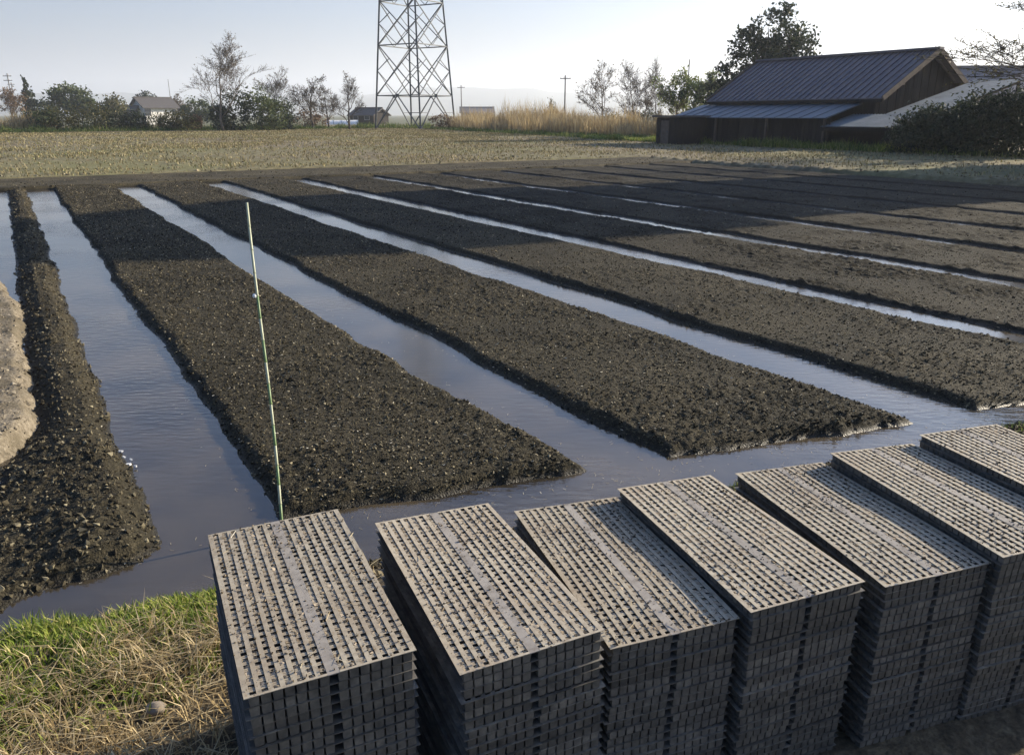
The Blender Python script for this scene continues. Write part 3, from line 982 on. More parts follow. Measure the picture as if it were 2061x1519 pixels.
tag(link('field_clods', np_mesh('field_clods', v, f), M['field_clod']), 'brown clods among the stubble of the far field', 'soil', kind='stuff')

# ------------------------------------------------------------------ verge strips and reeds
def strip(name, pts, width, n, L0, L1, wd, lean, mat, label, cat, seed, z0=-.05, bump=0.0):
    g = np.random.default_rng(seed)
    pts = np.array(pts, float)
    seg = np.hypot(*np.diff(pts, axis=0).T)
    cum = np.concatenate([[0], np.cumsum(seg)])
    u = g.random(n) * cum[-1]
    x = np.interp(u, cum, pts[:, 0]); y = np.interp(u, cum, pts[:, 1])
    off = g.random(n) ** 1.0 * width
    idx = np.clip(np.searchsorted(cum, u) - 1, 0, len(seg) - 1)
    dx = np.diff(pts, axis=0)[idx]; nrm = np.stack([-dx[:, 1], dx[:, 0]], -1); nrm /= np.linalg.norm(nrm, axis=1, keepdims=True)
    nrm *= np.sign(nrm[:, 1])[:, None]
    x = x + nrm[:, 0] * off; y = y + nrm[:, 1] * off
    hmod = .45 + 1.1 * vnoise(x * .8, y * .8, seed)
    z = z0 + bump * np.sin(np.clip(off / max(width, .01), 0, 1) * math.pi)
    P = np.stack([x, y, np.broadcast_to(z, x.shape)], -1)
    return stuff(name, blades(P, (L0 + (L1 - L0) * g.random(n)) * hmod, wd * (.6 + .8 * g.random(n)), lean, g), mat, label, cat)


xs = np.linspace(-62, 22, 40)
BP = [(x, float(bound_y(x))) for x in xs]
strip('verge_grass', BP, 4.5, 26000, .12, .45, .05, .8, M['verge'], 'low green grass verge along the far edge of the stubble field', 'grass', 1201)
strip('verge_weeds', [(-46, 72.5), (-32, 84), (-20, 94), (-9, 96)], 5, 8000, .3, .8, .06, .7, M['verge'], 'taller green weeds at the far left field edge', 'weeds', 1202)
strip('shed_verge', [(4.5, 54.5), (9.4, 45.0), (14.2, 36.8), (17.4, 31.2)], 1.3, 16000, .15, .5, .03, .8, M['green_grass'], 'bright green weeds along the field edge before the shed', 'weeds', 1203)
# reeds in clumps
strip('golden_reeds', [(-7.5, 93), (-2, 79), (3, 68), (8, 57.5)], 7, 12000, .9, 2.1, .045, .5, M['reed'], 'broad stand of golden dry reeds beyond the field', 'reeds', 1204)
strip('tall_golden_reeds', [(-1.4, 81), (3.6, 76)], 5, 2200, 1.2, 2.7, .05, .4, M['reed'], 'tallest golden reed clump right of the lattice tower', 'reeds', 1205)
strip('left_golden_reeds', [(-52, 74), (-43, 78)], 4, 3000, .8, 1.7, .06, .5, M['reed'], 'golden dry reeds at the far left edge of the field', 'reeds', 1206)

# ------------------------------------------------------------------ trees
def leaf_quads(P, size, g):
    n = len(P)
    Rm = rand_rot(n, g)
    a = Rm[:, :, 0] * (size * .62)[:, None]; b = Rm[:, :, 1] * (size * .36)[:, None]
    V = np.stack([P - a, P - b * .9 + a * .1, P + a, P + b * .9 + a * .1], 1).reshape(-1, 3)
    return V, np.arange(n * 4).reshape(-1, 4)


def crown_points(n, lobes, g, shell=.55):
    """points through lobes [(cx,cy,cz,rx,ry,rz)], clumped"""
    out = []
    w = np.array([l[3] * l[4] * l[5] for l in lobes]) ** .8; w = w / w.sum()
    for l, k in zip(lobes, w):
        kk = max(8, int(n * k))
        ncl = max(5, kk // 45)
        d = g.normal(size=(ncl, 3)); d /= np.linalg.norm(d, axis=1, keepdims=True)
        r = (shell + (1.02 - shell) * g.random(ncl) ** .6)[:, None]
        c = d * r
        cs = .13 + .12 * g.random(ncl)
        idx = g.integers(ncl, size=kk)
        q = c[idx] + g.normal(size=(kk, 3)) * cs[idx][:, None]
        out.append(q * np.array(l[3:6]) + np.array(l[0:3]))
    return np.concatenate(out)


def skeleton(g, h, spread, r0, lv=4, nch=4, first=.25, up=.5, lean=(0, 0), multi=1):
    """tapered trunk with limbs; returns MB and twig tips"""
    m = MB(); tips = []
    rmin = .004 + .0025 * h ** .5

    def grow(p, d, L, r, lev):
        r = max(r, rmin)
        n = 4 if lev > 1 else 3
        pts, rad = [p], [r]
        q = p.copy(); dd = d.copy()
        for i in range(n):
            dd = dd + g.normal(size=3) * (.10 if lev == lv else .2) + np.array([0, 0, .06 * up])
            dd /= np.linalg.norm(dd)
            q = q + dd * (L / n)
            pts.append(q.copy()); rad.append(r * (1 - .62 * (i + 1) / n))
        m.tube(pts, rad, 6 if lev == lv else (4 if lev > 1 else 3))
        if lev == 0:
            tips.extend(pts[1:]); return
        if lev == 1: tips.append(pts[-1])
        k = nch + (1 if lev == lv else 0)
        for c in range(k):
            u = first + (1 - first) * (c + g.random()) / k if lev == lv else .25 + .75 * (c + g.random()) / k
            f = u * n; i = min(int(f), n - 1)
            bp = np.array(pts[i]) + (np.array(pts[i + 1]) - np.array(pts[i])) * (f - i)
            a = g.uniform(0, 2 * math.pi)
            side = np.array([math.cos(a), math.sin(a), 0])
            nd = dd * (.35 + up * .5) + side * spread * (.7 + .5 * g.random()) + np.array([0, 0, up * .5])
            nd /= np.linalg.norm(nd)
            grow(bp, nd, L * (.52 + .2 * g.random()) * (1.1 - .35 * u), r * (1 - .6 * u) * .55, lev - 1)
        grow(np.array(pts[-1]), dd, L * .5, rad[-1], lev - 1)
    for k in range(multi):
        a = 2 * math.pi * k / multi
        d = np.array([lean[0] + (.28 * math.cos(a) if multi > 1 else 0), lean[1] + (.28 * math.sin(a) if multi > 1 else 0), 1.0])
        d /= np.linalg.norm(d)
        grow(np.array([0, 0, -.1]), d, h * .55, r0 * (1 if multi == 1 else .7), lv)
    return m, np.array(tips)


def fit(m, tips, h, w):
    V = np.array(m.v)
    zmax = V[:, 2].max(); wx = max(np.percentile(np.abs(V[:, 0]), 98), np.percentile(np.abs(V[:, 1]), 98), 1e-3)
    k = np.array([w / 2 / wx, w / 2 / wx, h / zmax])
    m.v = [tuple(q) for q in V * k]
    return tips * k


def bare_tree(name, loc, h, w, label, seed, leaf=None, nleaf=0, lsize=.1, bark='bark', group='bare trees along the field edge', r0=.13, lv=4, up=.6, spread=.9, multi=1, crown='crown', cat='tree'):
    g = np.random.default_rng(seed)
    m, tips = skeleton(g, h, spread, r0, lv, 5 if lv > 3 else 4, .22, up, multi=multi)
    tips = fit(m, tips, h, w)
    root = empty(name, loc)
    tag(root, label, cat, group)
    m.build('trunk', M[bark], root, True)
    if nleaf:
        P = tips[g.integers(len(tips), size=nleaf)] + g.normal(size=(nleaf, 3)) * lsize * .8
        V, F = leaf_quads(P, lsize * (.6 + .8 * g.random(nleaf)), g)
        link(crown, np_mesh(crown, V, F), M[leaf], root)
    return root


def leafy_tree(name, loc, lobes, n, lsize, leaf, label, seed, group, h=None, r0=.18, bark='bark', shell=.5, cat='tree'):
    g = np.random.default_rng(seed)
    root = empty(name, loc)
    tag(root, label, cat, group)
    zc = max(l[2] for l in lobes)
    m = MB()
    m.tube([(0, 0, -.2), (.02, .01, zc * .35), (.05, -.03, zc * .7), (0, 0, zc)], [r0, r0 * .8, r0 * .55, r0 * .25], 8)
    for l in lobes:
        for k in range(4):
            e = np.array(l[:3]) + g.normal(size=3) * np.array(l[3:6]) * .45
            st_ = np.array([0, 0, max(.1, min(e[2] * .6, zc * .8))])
            m.tube([st_, (st_ + e) / 2 + np.array([0, 0, .1]), e], [r0 * .45, r0 * .28, r0 * .08], 5)
    m.build('trunk', M[bark], root, True)
    P = crown_points(n, lobes, g, shell)
    P = P[P[:, 2] > .02]
    V, F = leaf_quads(P, lsize * (.6 + .8 * g.random(len(P))), g)
    link('crown', np_mesh('crown', V, F), M[leaf], root)
    return root


def gz(u, v, Y, z=-.3):
    q = at(u, v, Y); return (q[0], q[1], z)


# left skyline
leafy_tree('conifer', gz(56, 200, 150), [(0, 0, 1.8, 1.5, 1.5, 1.5), (0, 0, 3.6, 1.2, 1.2, 1.5), (0, 0, 5.4, .85, .85, 1.4), (0, 0, 7.0, .42, .42, 1.1)], 2200, .42, 'leaf_dark', 'narrow dark conifer standing on the far left skyline', 2001, 'skyline trees on the left', shell=.3)
leafy_tree('round_tree', gz(143, 200, 150), [(0, 0, 4.4, 3.4, 3.2, 2.2), (-1.6, 0, 3.6, 2.0, 2.2, 1.6), (1.8, 0, 3.4, 2.0, 2.2, 1.6)], 4200, .42, 'leaf_mid', 'rounded broad green tree right of the far conifer', 2002, 'skyline trees on the left')
leafy_tree('low_tree', gz(90, 215, 160), [(0, 0, 2.4, 2.2, 2, 1.6)], 1500, .4, 'leaf_dark', 'low dark tree between the conifer and the rounded tree', 2003, 'skyline trees on the left')
leafy_tree('pale_tree', gz(232, 205, 150), [(0, 0, 3.2, 1.9, 1.8, 1.9), (-1.4, .2, 2.4, 1.5, 1.6, 1.5)], 2000, .38, 'leaf_olive', 'pale olive tree just left of the white walled house', 2004, 'skyline trees on the left')
leafy_tree('dark_tree', gz(293, 190, 190), [(0, 0, 4.6, 2.1, 2, 1.8)], 1500, .42, 'leaf_dark', 'small dark treetop rising behind the white walled house', 2005, 'skyline trees on the left')
bare_tree('grey_tree', gz(352, 210, 185), 6.2, 6.5, 'grey brown leafless tree right behind the white walled house', 2006, 'bud', 700, .35, group='skyline trees on the left', r0=.2)
bare_tree('twiggy_tree', gz(14, 200, 120), 5.6, 6.0, 'russet twiggy tree at the left edge of the picture', 2007, 'leaf_brown', 900, .24, group='skyline trees on the left', r0=.15)
leafy_tree('dark_tree', gz(188, 220, 165), [(0, 0, 2.6, 2.6, 2, 1.5)], 1500, .4, 'leaf_dark', 'low dark tree between the rounded tree and the olive tree', 2008, 'skyline trees on the left')
leafy_tree('dark_tree', gz(395, 215, 150), [(0, 0, 2.8, 2.4, 2, 1.7), (2.4, 0, 2.0, 1.8, 1.6, 1.4)], 2000, .36, 'leaf_mid', 'dense green tree at the foot of the bare skyline tree', 2009, 'skyline trees on the left')
# hedge bushes by the field edge
for k, (u, Y, w, h, lf, lab) in enumerate([(82, 78, 1.6, 1.6, 'leaf_mid', 'green bush at the left end of the far hedge'), (118, 79, 1.8, 1.9, 'leaf_olive', 'olive bush, second in the far left hedge'),
        (165, 80, 2.4, 2.2, 'leaf_olive', 'largest reddish olive bush of the far left hedge'), (215, 81, 1.9, 1.9, 'leaf_dark', 'dark green bush at the right end of the far hedge'),
        (268, 82, 1.3, 1.5, 'leaf_dark', 'small dark bush below the white walled house, left'), (325, 83, 1.6, 1.35, 'leaf_olive', 'olive bush in front of the white house wall'), (362, 83, 1.5, 1.6, 'leaf_olive', 'olive bush right of the white walled house'),
        (386, 84, .9, 1.3, 'leaf_brown', 'small russet bush left of the blossoming tree')]):
    h *= 1.25
    leafy_tree('hedge_bush', gz(u, 240, Y, -.1), [(0, 0, h * .5, w, w * .8, h * .52), (w * .4, .1, h * .42, w * .7, w * .6, h * .42)], 1500, .16, lf, lab, 2100 + k, 'hedge bushes on the far left', r0=.05, cat='bush')
# group around the blossoming tree
bare_tree('blossoming_tree', gz(446, 220, 80, -.1), 9.0, 6.6, 'tall airy tree with pale blossom left of the tower', 2201, 'bud', 1300, .11, 'bark_pale', r0=.10, up=.8, spread=.8)
leafy_tree('evergreen_shrub', gz(468, 235, 82, -.1), [(0, 0, 1.9, 1.9, 1.8, 2.0), (-.9, 0, 1.3, 1.4, 1.4, 1.4)], 3000, .2, 'leaf_dark', 'dark evergreen shrub at the foot of the blossoming tree', 2202, 'evergreen shrubs left of the tower', r0=.06, cat='shrub')
leafy_tree('evergreen_shrub', gz(525, 235, 83, -.1), [(0, 0, 2.1, 1.7, 1.7, 2.0), (1.2, 0, 1.6, 1.3, 1.3, 1.6)], 3000, .2, 'leaf_mid', 'broad green shrub right of the blossoming tree', 2203, 'evergreen shrubs left of the tower', r0=.06, cat='shrub')
leafy_tree('evergreen_shrub', gz(566, 238, 85, -.1), [(0, 0, 1.5, 1.3, 1.2, 1.6)], 1600, .2, 'leaf_dark', 'smaller dark shrub, rightmost of the evergreen clump', 2204, 'evergreen shrubs left of the tower', r0=.05, cat='shrub')
bare_tree('bare_tree', gz(556, 220, 88, -.1), 6.6, 4.2, 'slender bare tree behind the evergreen shrubs', 2205, 'bud', 500, .12, r0=.10)
bare_tree('bare_tree', gz(628, 220, 92, -.1), 5.6, 5.2, 'broad twiggy bare tree between shrubs and the tower', 2206, 'bud', 900, .12, r0=.12)
bare_tree('bare_tree', gz(660, 225, 95, -.1), 4.8, 3.6, 'low twiggy tree beside the broad bare tree', 2207, 'bud', 600, .12, r0=.10)
bare_tree('bare_tree', gz(702, 220, 88, -.1), 6.0, 4.0, 'dark branching tree nearest the left of the tower', 2208, 'bud', 400, .12, r0=.14, spread=1.0)
leafy_tree('thicket', gz(612, 238, 96, -.1), [(0, 0, 1.1, 1.7, 1.4, 1.2), (1.8, 0, .9, 1.5, 1.2, 1.0)], 1600, .18, 'leaf_brown', 'brown thicket under the broad bare tree', 2209, 'thickets near the tower', r0=.04, cat='bush')
leafy_tree('thicket', gz(885, 246, 92, -.1), [(0, 0, .8, 1.3, 1.0, .8), (1.1, 0, .7, 1.0, 1.0, .7)], 1100, .16, 'leaf_brown', 'russet thicket just right of the tower foot', 2210, 'thickets near the tower', r0=.04, cat='bush')
# right of the tower
bare_tree('bare_tree', gz(1215, 220, 70, -.1), 6.0, 4.6, 'leafless tree with round seed heads, left of a pair', 2301, 'bud', 500, .13, r0=.10, up=.55)
bare_tree('bare_tree', gz(1285, 220, 69, -.1), 6.1, 4.8, 'leafless tree with fine twigs, right of a pair', 2302, 'bud', 500, .11, r0=.10, up=.6, multi=2)
bare_tree('bare_tree', gz(1325, 225, 74, -.1), 4.8, 3.2, 'thin bare tree left of the fresh green trees', 2303, 'bud', 350, .11, r0=.08, up=.8)
bare_tree('fresh_green_tree', gz(1366, 220, 62, -.1), 4.8, 3.4, 'loose fresh green tree left of the small hut', 2304, 'leaf_fresh', 2600, .15, r0=.09, up=.8, group='fresh green trees beside the shed')
bare_tree('fresh_green_tree', gz(1418, 220, 60, -.1), 4.7, 3.2, 'pale green tree rising behind the small hut', 2305, 'leaf_fresh', 2600, .15, r0=.09, up=.8, group='fresh green trees beside the shed')
bare_tree('sapling', gz(1112, 235, 82, -.1), 3.2, 1.5, 'small green sapling among the reeds', 2306, 'leaf_mid', 160, .14, r0=.04, group='saplings among the reeds')
bare_tree('sapling', gz(1075, 235, 84, -.1), 3.0, 1.2, 'thin bare sapling beside the tallest reeds', 2307, None, 0, r0=.035, lv=3, group='saplings among the reeds')
leafy_tree('understorey_bush', gz(1228, 250, 72, -.1), [(0, 0, .9, 1.1, 1, .9)], 700, .14, 'leaf_mid', 'green bush under the left leafless tree', 2308, 'bushes under the leafless trees', r0=.04, cat='bush')
leafy_tree('understorey_bush', gz(1300, 250, 72, -.1), [(0, 0, .9, 1.3, 1, .9)], 800, .14, 'leaf_dark', 'dark bush under the right leafless tree', 2309, 'bushes under the leafless trees', r0=.04, cat='bush')
# large evergreen behind the shed
leafy_tree('large_evergreen', gz(1553, 120, 58, -.5), [(.1, 0, 7.2, 1.5, 1.7, 1.5), (1.3, 0, 6.4, 1.3, 1.5, 1.3), (1.2, .3, 5.0, 1.7, 1.9, 1.4), (-1.4, 0, 6.3, 1.3, 1.5, 1.2), (-.6, -.4, 5.4, 1.6, 1.6, 1.3), (-2.5, 0, 4.5, 1.1, 1.2, .9), (-3.2, 0, 3.4, 1.1, 1.1, .9), (-1.6, 0, 3.6, 1.4, 1.4, 1.0), (1.4, 0, 3.8, 2.0, 1.8, 1.2), (-3.6, 0, 2.4, 1.0, 1.0, .8)],
           11500, .21, 'leaf_dark', 'large dark evergreen tree rising behind the shed roof', 2401, 'trees around the shed', r0=.28, shell=.72)
# right-hand shrubs (partly out of frame) and overhanging tree
for k, (u, v, Y, w, h, lab) in enumerate([(1862, 290, 34.0, 1.2, 1.75, 'dark shrub at the left end of the right hedge, before the lean-to'), (1930, 290, 33.2, 1.5, 2.0, 'dark shrub in the middle of the right hedge'),
                                          (2005, 290, 32.2, 1.6, 2.35, 'tall dark shrub near the right picture edge'), (2085, 290, 31.5, 1.7, 2.7, 'tallest dark shrub cut by the right picture edge')]):
    leafy_tree('hedge_shrub', gz(u, v, Y, -.05), [(0, 0, h * .5, w, w * .8, h * .5), (-.4 * w, -.2, h * .33, w * .8, w * .7, h * .36), (.3 * w, 0, h * .72, w * .6, w * .6, h * .3)], 6500, .11, 'leaf_dark', lab, 2500 + k, 'dark shrubs before the lean-to', r0=.06, cat='shrub', shell=.78)
bare_tree('overhanging_tree', gz(2165, 100, 31, -.1), 7.6, 9.6, 'sparse budding tree reaching in from the right edge', 2601, 'leaf_olive', 4500, .07, 'bark', r0=.12, group='trees around the shed', up=.45, spread=1.0)

# ------------------------------------------------------------------ lattice tower
TY = 95.0
tb = at(836, 231, TY)
tower = empty('lattice_tower', (tb[0], tb[1], -.2))
tag(tower, 'tall grey steel lattice power tower beyond the field', 'tower')
ZL = [0, 3.7, 8.9, 13.3, 17.6, 21.6, 25.3, 28.7, 31.7, 34.4, 37.0, 39.4]
def half(z): return 4.55 - .083 * z if z < 32 else (4.55 - .083 * 32) - .12 * (z - 32)
rot = R(13)
def node(k, z): 
    a = rot + k * math.pi / 2
    return Vector((half(z) * math.cos(a), half(z) * math.sin(a), z))
def member(name, a, b, w):
    m = MB(); m.bar(a, b, w); m.build(name, M['steel'], tower)
for k in range(4):
    for i in range(len(ZL) - 1):
        member('leg', node(k, ZL[i] - .02), node(k, ZL[i + 1] + .02), .17 if i < 4 else .14)
    m = MB(); c = node(k, 0); m.box(c.x - .4, c.x + .4, c.y - .4, c.y + .4, -.3, .25); m.build('footing', M['concrete'], tower)
    k2 = (k + 1) % 4
    for i in range(1, len(ZL)):
        a, b = node(k, ZL[i]), node(k2, ZL[i])
        member('crossbar', a, b, .11)
        if i < len(ZL) - 1:
            c, d = node(k, ZL[i + 1]), node(k2, ZL[i + 1])
            off = (b - a).cross(Vector((0, 0, 1))).normalized() * .07
            member('brace', a + off, d + off, .09); member('brace', b - off, c - off, .09)
            if i < 5:    # redundant members from leg to the diagonals
                zc = (ZL[i] + ZL[i + 1]) / 2
                l1, l2 = node(k, zc), node(k2, zc)
                member('strut', l1, a.lerp(d, .27), .06); member('strut', l1, c.lerp(b, .27), .06)
                member('strut', l2, b.lerp(c, .27), .06); member('strut', l2, d.lerp(a, .27), .06)
                member('strut', (a + b) / 2, a.lerp(d, .25), .06); member('strut', (a + b) / 2, b.lerp(c, .25), .06)
    # splayed foot panel
    a, b = node(k, ZL[1]), node(k2, ZL[1]); mid_ = (a + b) / 2
    member('brace', node(k, .1), mid_, .10); member('brace', node(k2, .1), mid_, .10)
    member('strut', node(k, 1.9), node(k, .1).lerp(mid_, .5), .06); member('strut', node(k2, 1.9), node(k2, .1).lerp(mid_, .5), .06)
    mid_plate = MB(); mid_plate.box(mid_.x - .16, mid_.x + .16, mid_.y - .16, mid_.y + .16, mid_.z - .16, mid_.z + .16); mid_plate.build('gusset', M['steel'], tower)
for zA, LA in ((29.2, 6.5), (33.4, 5.6), (37.4, 4.8)):
    for sg in (-1, 1):
        tip = Vector((sg * LA, 0, zA + .2))
        for k in range(4):
            nd = node(k, zA)
            if nd.x * sg > .3 or abs(nd.x) <= .3:
                member('crossarm', nd, tip, .10); member('crossarm', node(k, zA + 1.9), tip, .09)
        m = MB()
        for j in range(9):
            zz = tip.z - .15 - j * .17
            m.tube([(tip.x, 0, zz), (tip.x, 0, zz - .05), (tip.x, 0, zz - .16)], [.05, .14, .05], 8)
        m.build('insulator', M['concrete'], tower)

# ------------------------------------------------------------------ utility poles
def upole(u, v_top, Y, label, arms=1, seed=0, r=.13):
    q = at(u, v_top, Y)
    h = q[2] + .3
    root = empty('utility_pole', (q[0], q[1], -.3))
    tag(root, label, 'utility pole', 'distant utility poles')
    m = MB(); m.tube([(0, 0, 0), (0, 0, h * .5), (0, 0, h)], [r, r * .85, r * .7], 8); m.build('post', M['pole'], root, True)
    for k in range(arms):
        z = h - .45 - k * .75
        m = MB(); m.bar((-.75, -.12, z), (.75, -.12, z), .1); m.build('cross_arm', M['steel'], root)
        for x in (-.65, -.2, .25, .65):
            m = MB(); m.tube([(x, -.12, z + .05), (x, -.12, z + .14), (x, -.12, z + .24)], [.03, .06, .04], 6); m.build('insulator', M['plaster'], root)
    return root


upole(1138, 152, 118, 'utility pole with a crossarm right of the golden reeds')
upole(1388, 120, 100, 'thin utility pole above the fresh green trees', 0, r=.09)
upole(14, 148, 150, 'tall utility pole at the far left edge', 2)
upole(22, 166, 185, 'shorter utility pole behind the one at the left edge', 1)
upole(338, 160, 200, 'thin pole above the white walled house', 0, r=.1)
upole(928, 172, 170, 'far utility pole right of the lattice tower', 1)

# ------------------------------------------------------------------ far houses
def gable_house(name, loc, rotz, w, d, hw, hr, wallm, roofm, label, wins, cat='house', over=.5, group='distant houses'):
    """w along local x (ridge direction), d deep, wall height hw, ridge hr"""
    root = empty(name, loc, rotz)
    tag(root, label, cat, group)
    m = MB()
    t = .15
    m.hexa([(-w / 2, -d / 2, 0), (w / 2, -d / 2, 0), (w / 2, d / 2, 0), (-w / 2, d / 2, 0), (-w / 2, -d / 2, hw), (w / 2, -d / 2, hw), (w / 2, d / 2, hw), (-w / 2, d / 2, hw)])
    for sx in (-1, 1):
        m.add([(sx * w / 2, -d / 2, hw), (sx * w / 2, d / 2, hw), (sx * w / 2, 0, hr - .12)], tris=[(0, 1, 2)])
    m.build('wall', wallm, root)
    sl = (hr - hw) / (d / 2)
    for sy in (-1, 1):
        m = MB()
        y1, z1 = sy * (d / 2 + over), hw - over * sl
        xo = w / 2 + over
        p = [(-xo, 0, hr), (xo, 0, hr), (xo, y1, z1), (-xo, y1, z1)]
        if sy > 0: p = [p[1], p[0], p[3], p[2]]
        m.hexa([(a, b, c - t) for a, b, c in p] + p)
        m.build('roof', roofm, root)
    m = MB(); m.bar((-w / 2 - over, 0, hr + .05), (w / 2 + over, 0, hr + .05), .3, .22); m.build('ridge_cap', roofm, root)
    for (x, z, ww, hh_) in wins:
        m = MB(); y = -d / 2 - .03
        m.box(x - ww / 2 - .07, x + ww / 2 + .07, y - .03, y, z - hh_ / 2 - .07, z + hh_ / 2 + .07); wo = m.build('window', M['greywall'], root)
        m = MB(); m.box(x - ww / 2, x + ww / 2, y - .05, y - .032, z - hh_ / 2, z + hh_ / 2); m.build('pane', M['glass'], wo)
    return root


q = at(312, 231, 168)
gable_house('house', (q[0], q[1], -.4), R(50), 6.4, 5.0, 3.6, 5.1, M['plaster'], M['tile'], 'white walled house with dark grey roof among the left trees', [(-2.6, 2.3, 1.1, 1.2), (2.9, 2.3, .9, 1.2)], over=.7)
q = at(279, 231, 166)
gable_house('annex', (q[0] - 1.2, q[1] - 1, -.4), R(8), 3.0, 4.0, 2.7, 3.5, M['greywall'], M['tile'], 'low grey annex left of the white walled house', [(0, 1.9, 1.0, .8)], over=.3, cat='outbuilding')
q = at(743, 231, 150)
gable_house('low_building', (q[0], q[1], -.4), R(-28), 5.2, 4.4, 2.0, 3.0, M['wood_dark'], M['tile'], 'low dark roofed building left behind the tower', [(-1.3, 1.4, 1, .7), (1.2, 1.4, 1, .7)], over=.4)
q = at(960, 231, 240)
gable_house('house', (q[0], q[1], -.4), R(4), 9, 6, 2.6, 3.9, M['greywall'], M['tile_grey'], 'faint grey roofed house behind the golden reeds', [(-2, 1.6, 1.3, 1), (2, 1.6, 1.3, 1)])
q = at(1985, 160, 66)
gable_house('house', (q[0], q[1], -.4), R(-3), 5.2, 6.0, 3.6, 5.35, M['greywall'], M['tile_grey'], 'grey tiled neighbour roof right behind the shed gable', [(0, 2.2, 1.3, 1.1)], over=.4)
# low pale cultivation tunnel left of the tower
q = at(688, 238, 135)
root = empty('cultivation_tunnel', (q[0], q[1], -.4), R(8))
tag(root, 'low pale plastic cover beside the dark roofed building', 'tunnel')
m = MB(); n = 10
ring = [(1.0 * math.cos(math.pi * k / n), 1.05 * math.sin(math.pi * k / n)) for k in range(n + 1)]
for x in (-2.6, 2.6):
    m.v += [(x, a, c) for a, c in ring]
m.q += [(k, k + 1, n + 2 + k, n + 1 + k) for k in range(n)]
m.build('cover', M['white'], root, True)
for x in (-2.6, -1.3, 0, 1.3, 2.6):
    m = MB(); m.tube([(x, a * 1.02, c * 1.02) for a, c in ring], .03, 5); m.build('hoop', M['steel'], root)

# ------------------------------------------------------------------ shed (axes: s across, t along the ridge)
shed = empty('timber_shed', (*st(34, 24)[:2], 0), A0)
tag(shed, 'long low timber shed with blue grey ribbed sheet roof', 'shed')
# local: x = s - 34, y = t - 24
RS, RZ = 3.9, 4.40                  # ridge x, z
EX, EZ = .05, 2.22                  # front eave
Y0, Y1 = -.35, 10.6
slope = (RZ - EZ) / (RS - EX)
BX = 7.75
n = 28
dy = (Y1 - Y0) / n
for side in (0, 1):
    for k in range(n):
        ya, yb = Y0 + k * dy + .006, Y0 + (k + 1) * dy - .006
        m = MB()
        xa, za = (EX, EZ) if side == 0 else (BX, RZ - slope * (BX - RS))
        lo = [(xa, ya, za), (RS, ya, RZ), (RS, yb, RZ), (xa, yb, za)]
        if side: lo = [(RS, ya, RZ), (xa, ya, za), (xa, yb, za), (RS, yb, RZ)]
        m.hexa([(a, b_, c - .05) for a, b_, c in lo] + lo)
        # raised seam along one edge of the sheet
        w = .06
        lo2 = [(lo[0][0], ya, lo[0][2]), (lo[1][0], ya, lo[1][2]), (lo[1][0], ya + w, lo[1][2]), (lo[0][0], ya + w, lo[0][2])]
        m.hexa([(a, b_, c - .02) for a, b_, c in lo2] + [(a, b_, c + .055) for a, b_, c in lo2])
        m.build('roof_sheet', M['roof'], shed)
m = MB(); m.bar((RS, Y0 - .1, RZ + .05), (RS, Y1 + .1, RZ + .05), .34, .10); m.build('ridge_cap', M['roof'], shed)
m = MB(); m.bar((EX + .05, Y0, EZ - .12), (EX + .05, Y1, EZ - .12), .05, .14); m.build('fascia', M['wood_dark'], shed)
for yy in (Y0 - .04, Y1 + .04):
    for xa in (EX, BX):
        za = RZ - slope * abs(xa - RS)
        m = MB(); m.bar((xa, yy, za - .02), (RS, yy, RZ - .02), .06, .24); m.build('barge_board', M['wood_trim'], shed)
# gable wall boards (near end) and purlin ends
gy = .15
for k in range(24):
    x0 = .35 + k * .295; x1 = x0 + .28
    zt0, zt1 = RZ - slope * abs(x0 - RS) - .1, RZ - slope * abs(x1 - RS) - .1
    m = MB()
    dz = .012 * (k % 2)
    m.hexa([(x0, gy - dz, 0), (x1, gy - dz, 0), (x1, gy + .03, 0), (x0, gy + .03, 0), (x0, gy - dz, zt0), (x1, gy - dz, zt1), (x1, gy + .03, zt1), (x0, gy + .03, zt0)])
    m.build('board', M['wood_dark'], shed)
for x in (1.6, RS, 6.2):
    m = MB(); z = RZ - slope * abs(x - RS) - .22; m.bar((x, -.3, z), (x, .25, z), .12, .16); m.build('purlin', M['wood_trim'], shed)
# rear gable, back wall, upper front wall
m = MB(); m.box(.35, 7.4, Y1 - .4, Y1 - .36, 0, 2.4); m.add([(.35, Y1 - .38, 2.4), (7.4, Y1 - .38, 2.4), (RS, Y1 - .38, RZ - .1)], tris=[(0, 1, 2)]); m.build('rear_wall', M['wood_dark'], shed)
m = MB(); m.box(7.36, 7.4, gy + .04, Y1 - .42, 0, 2.4); m.build('back_wall', M['wood_dark'], shed)
m = MB(); m.box(.35, .39, gy + .04, Y1 - .42, 0, 2.3); m.build('front_wall', M['wood_dark'], shed)
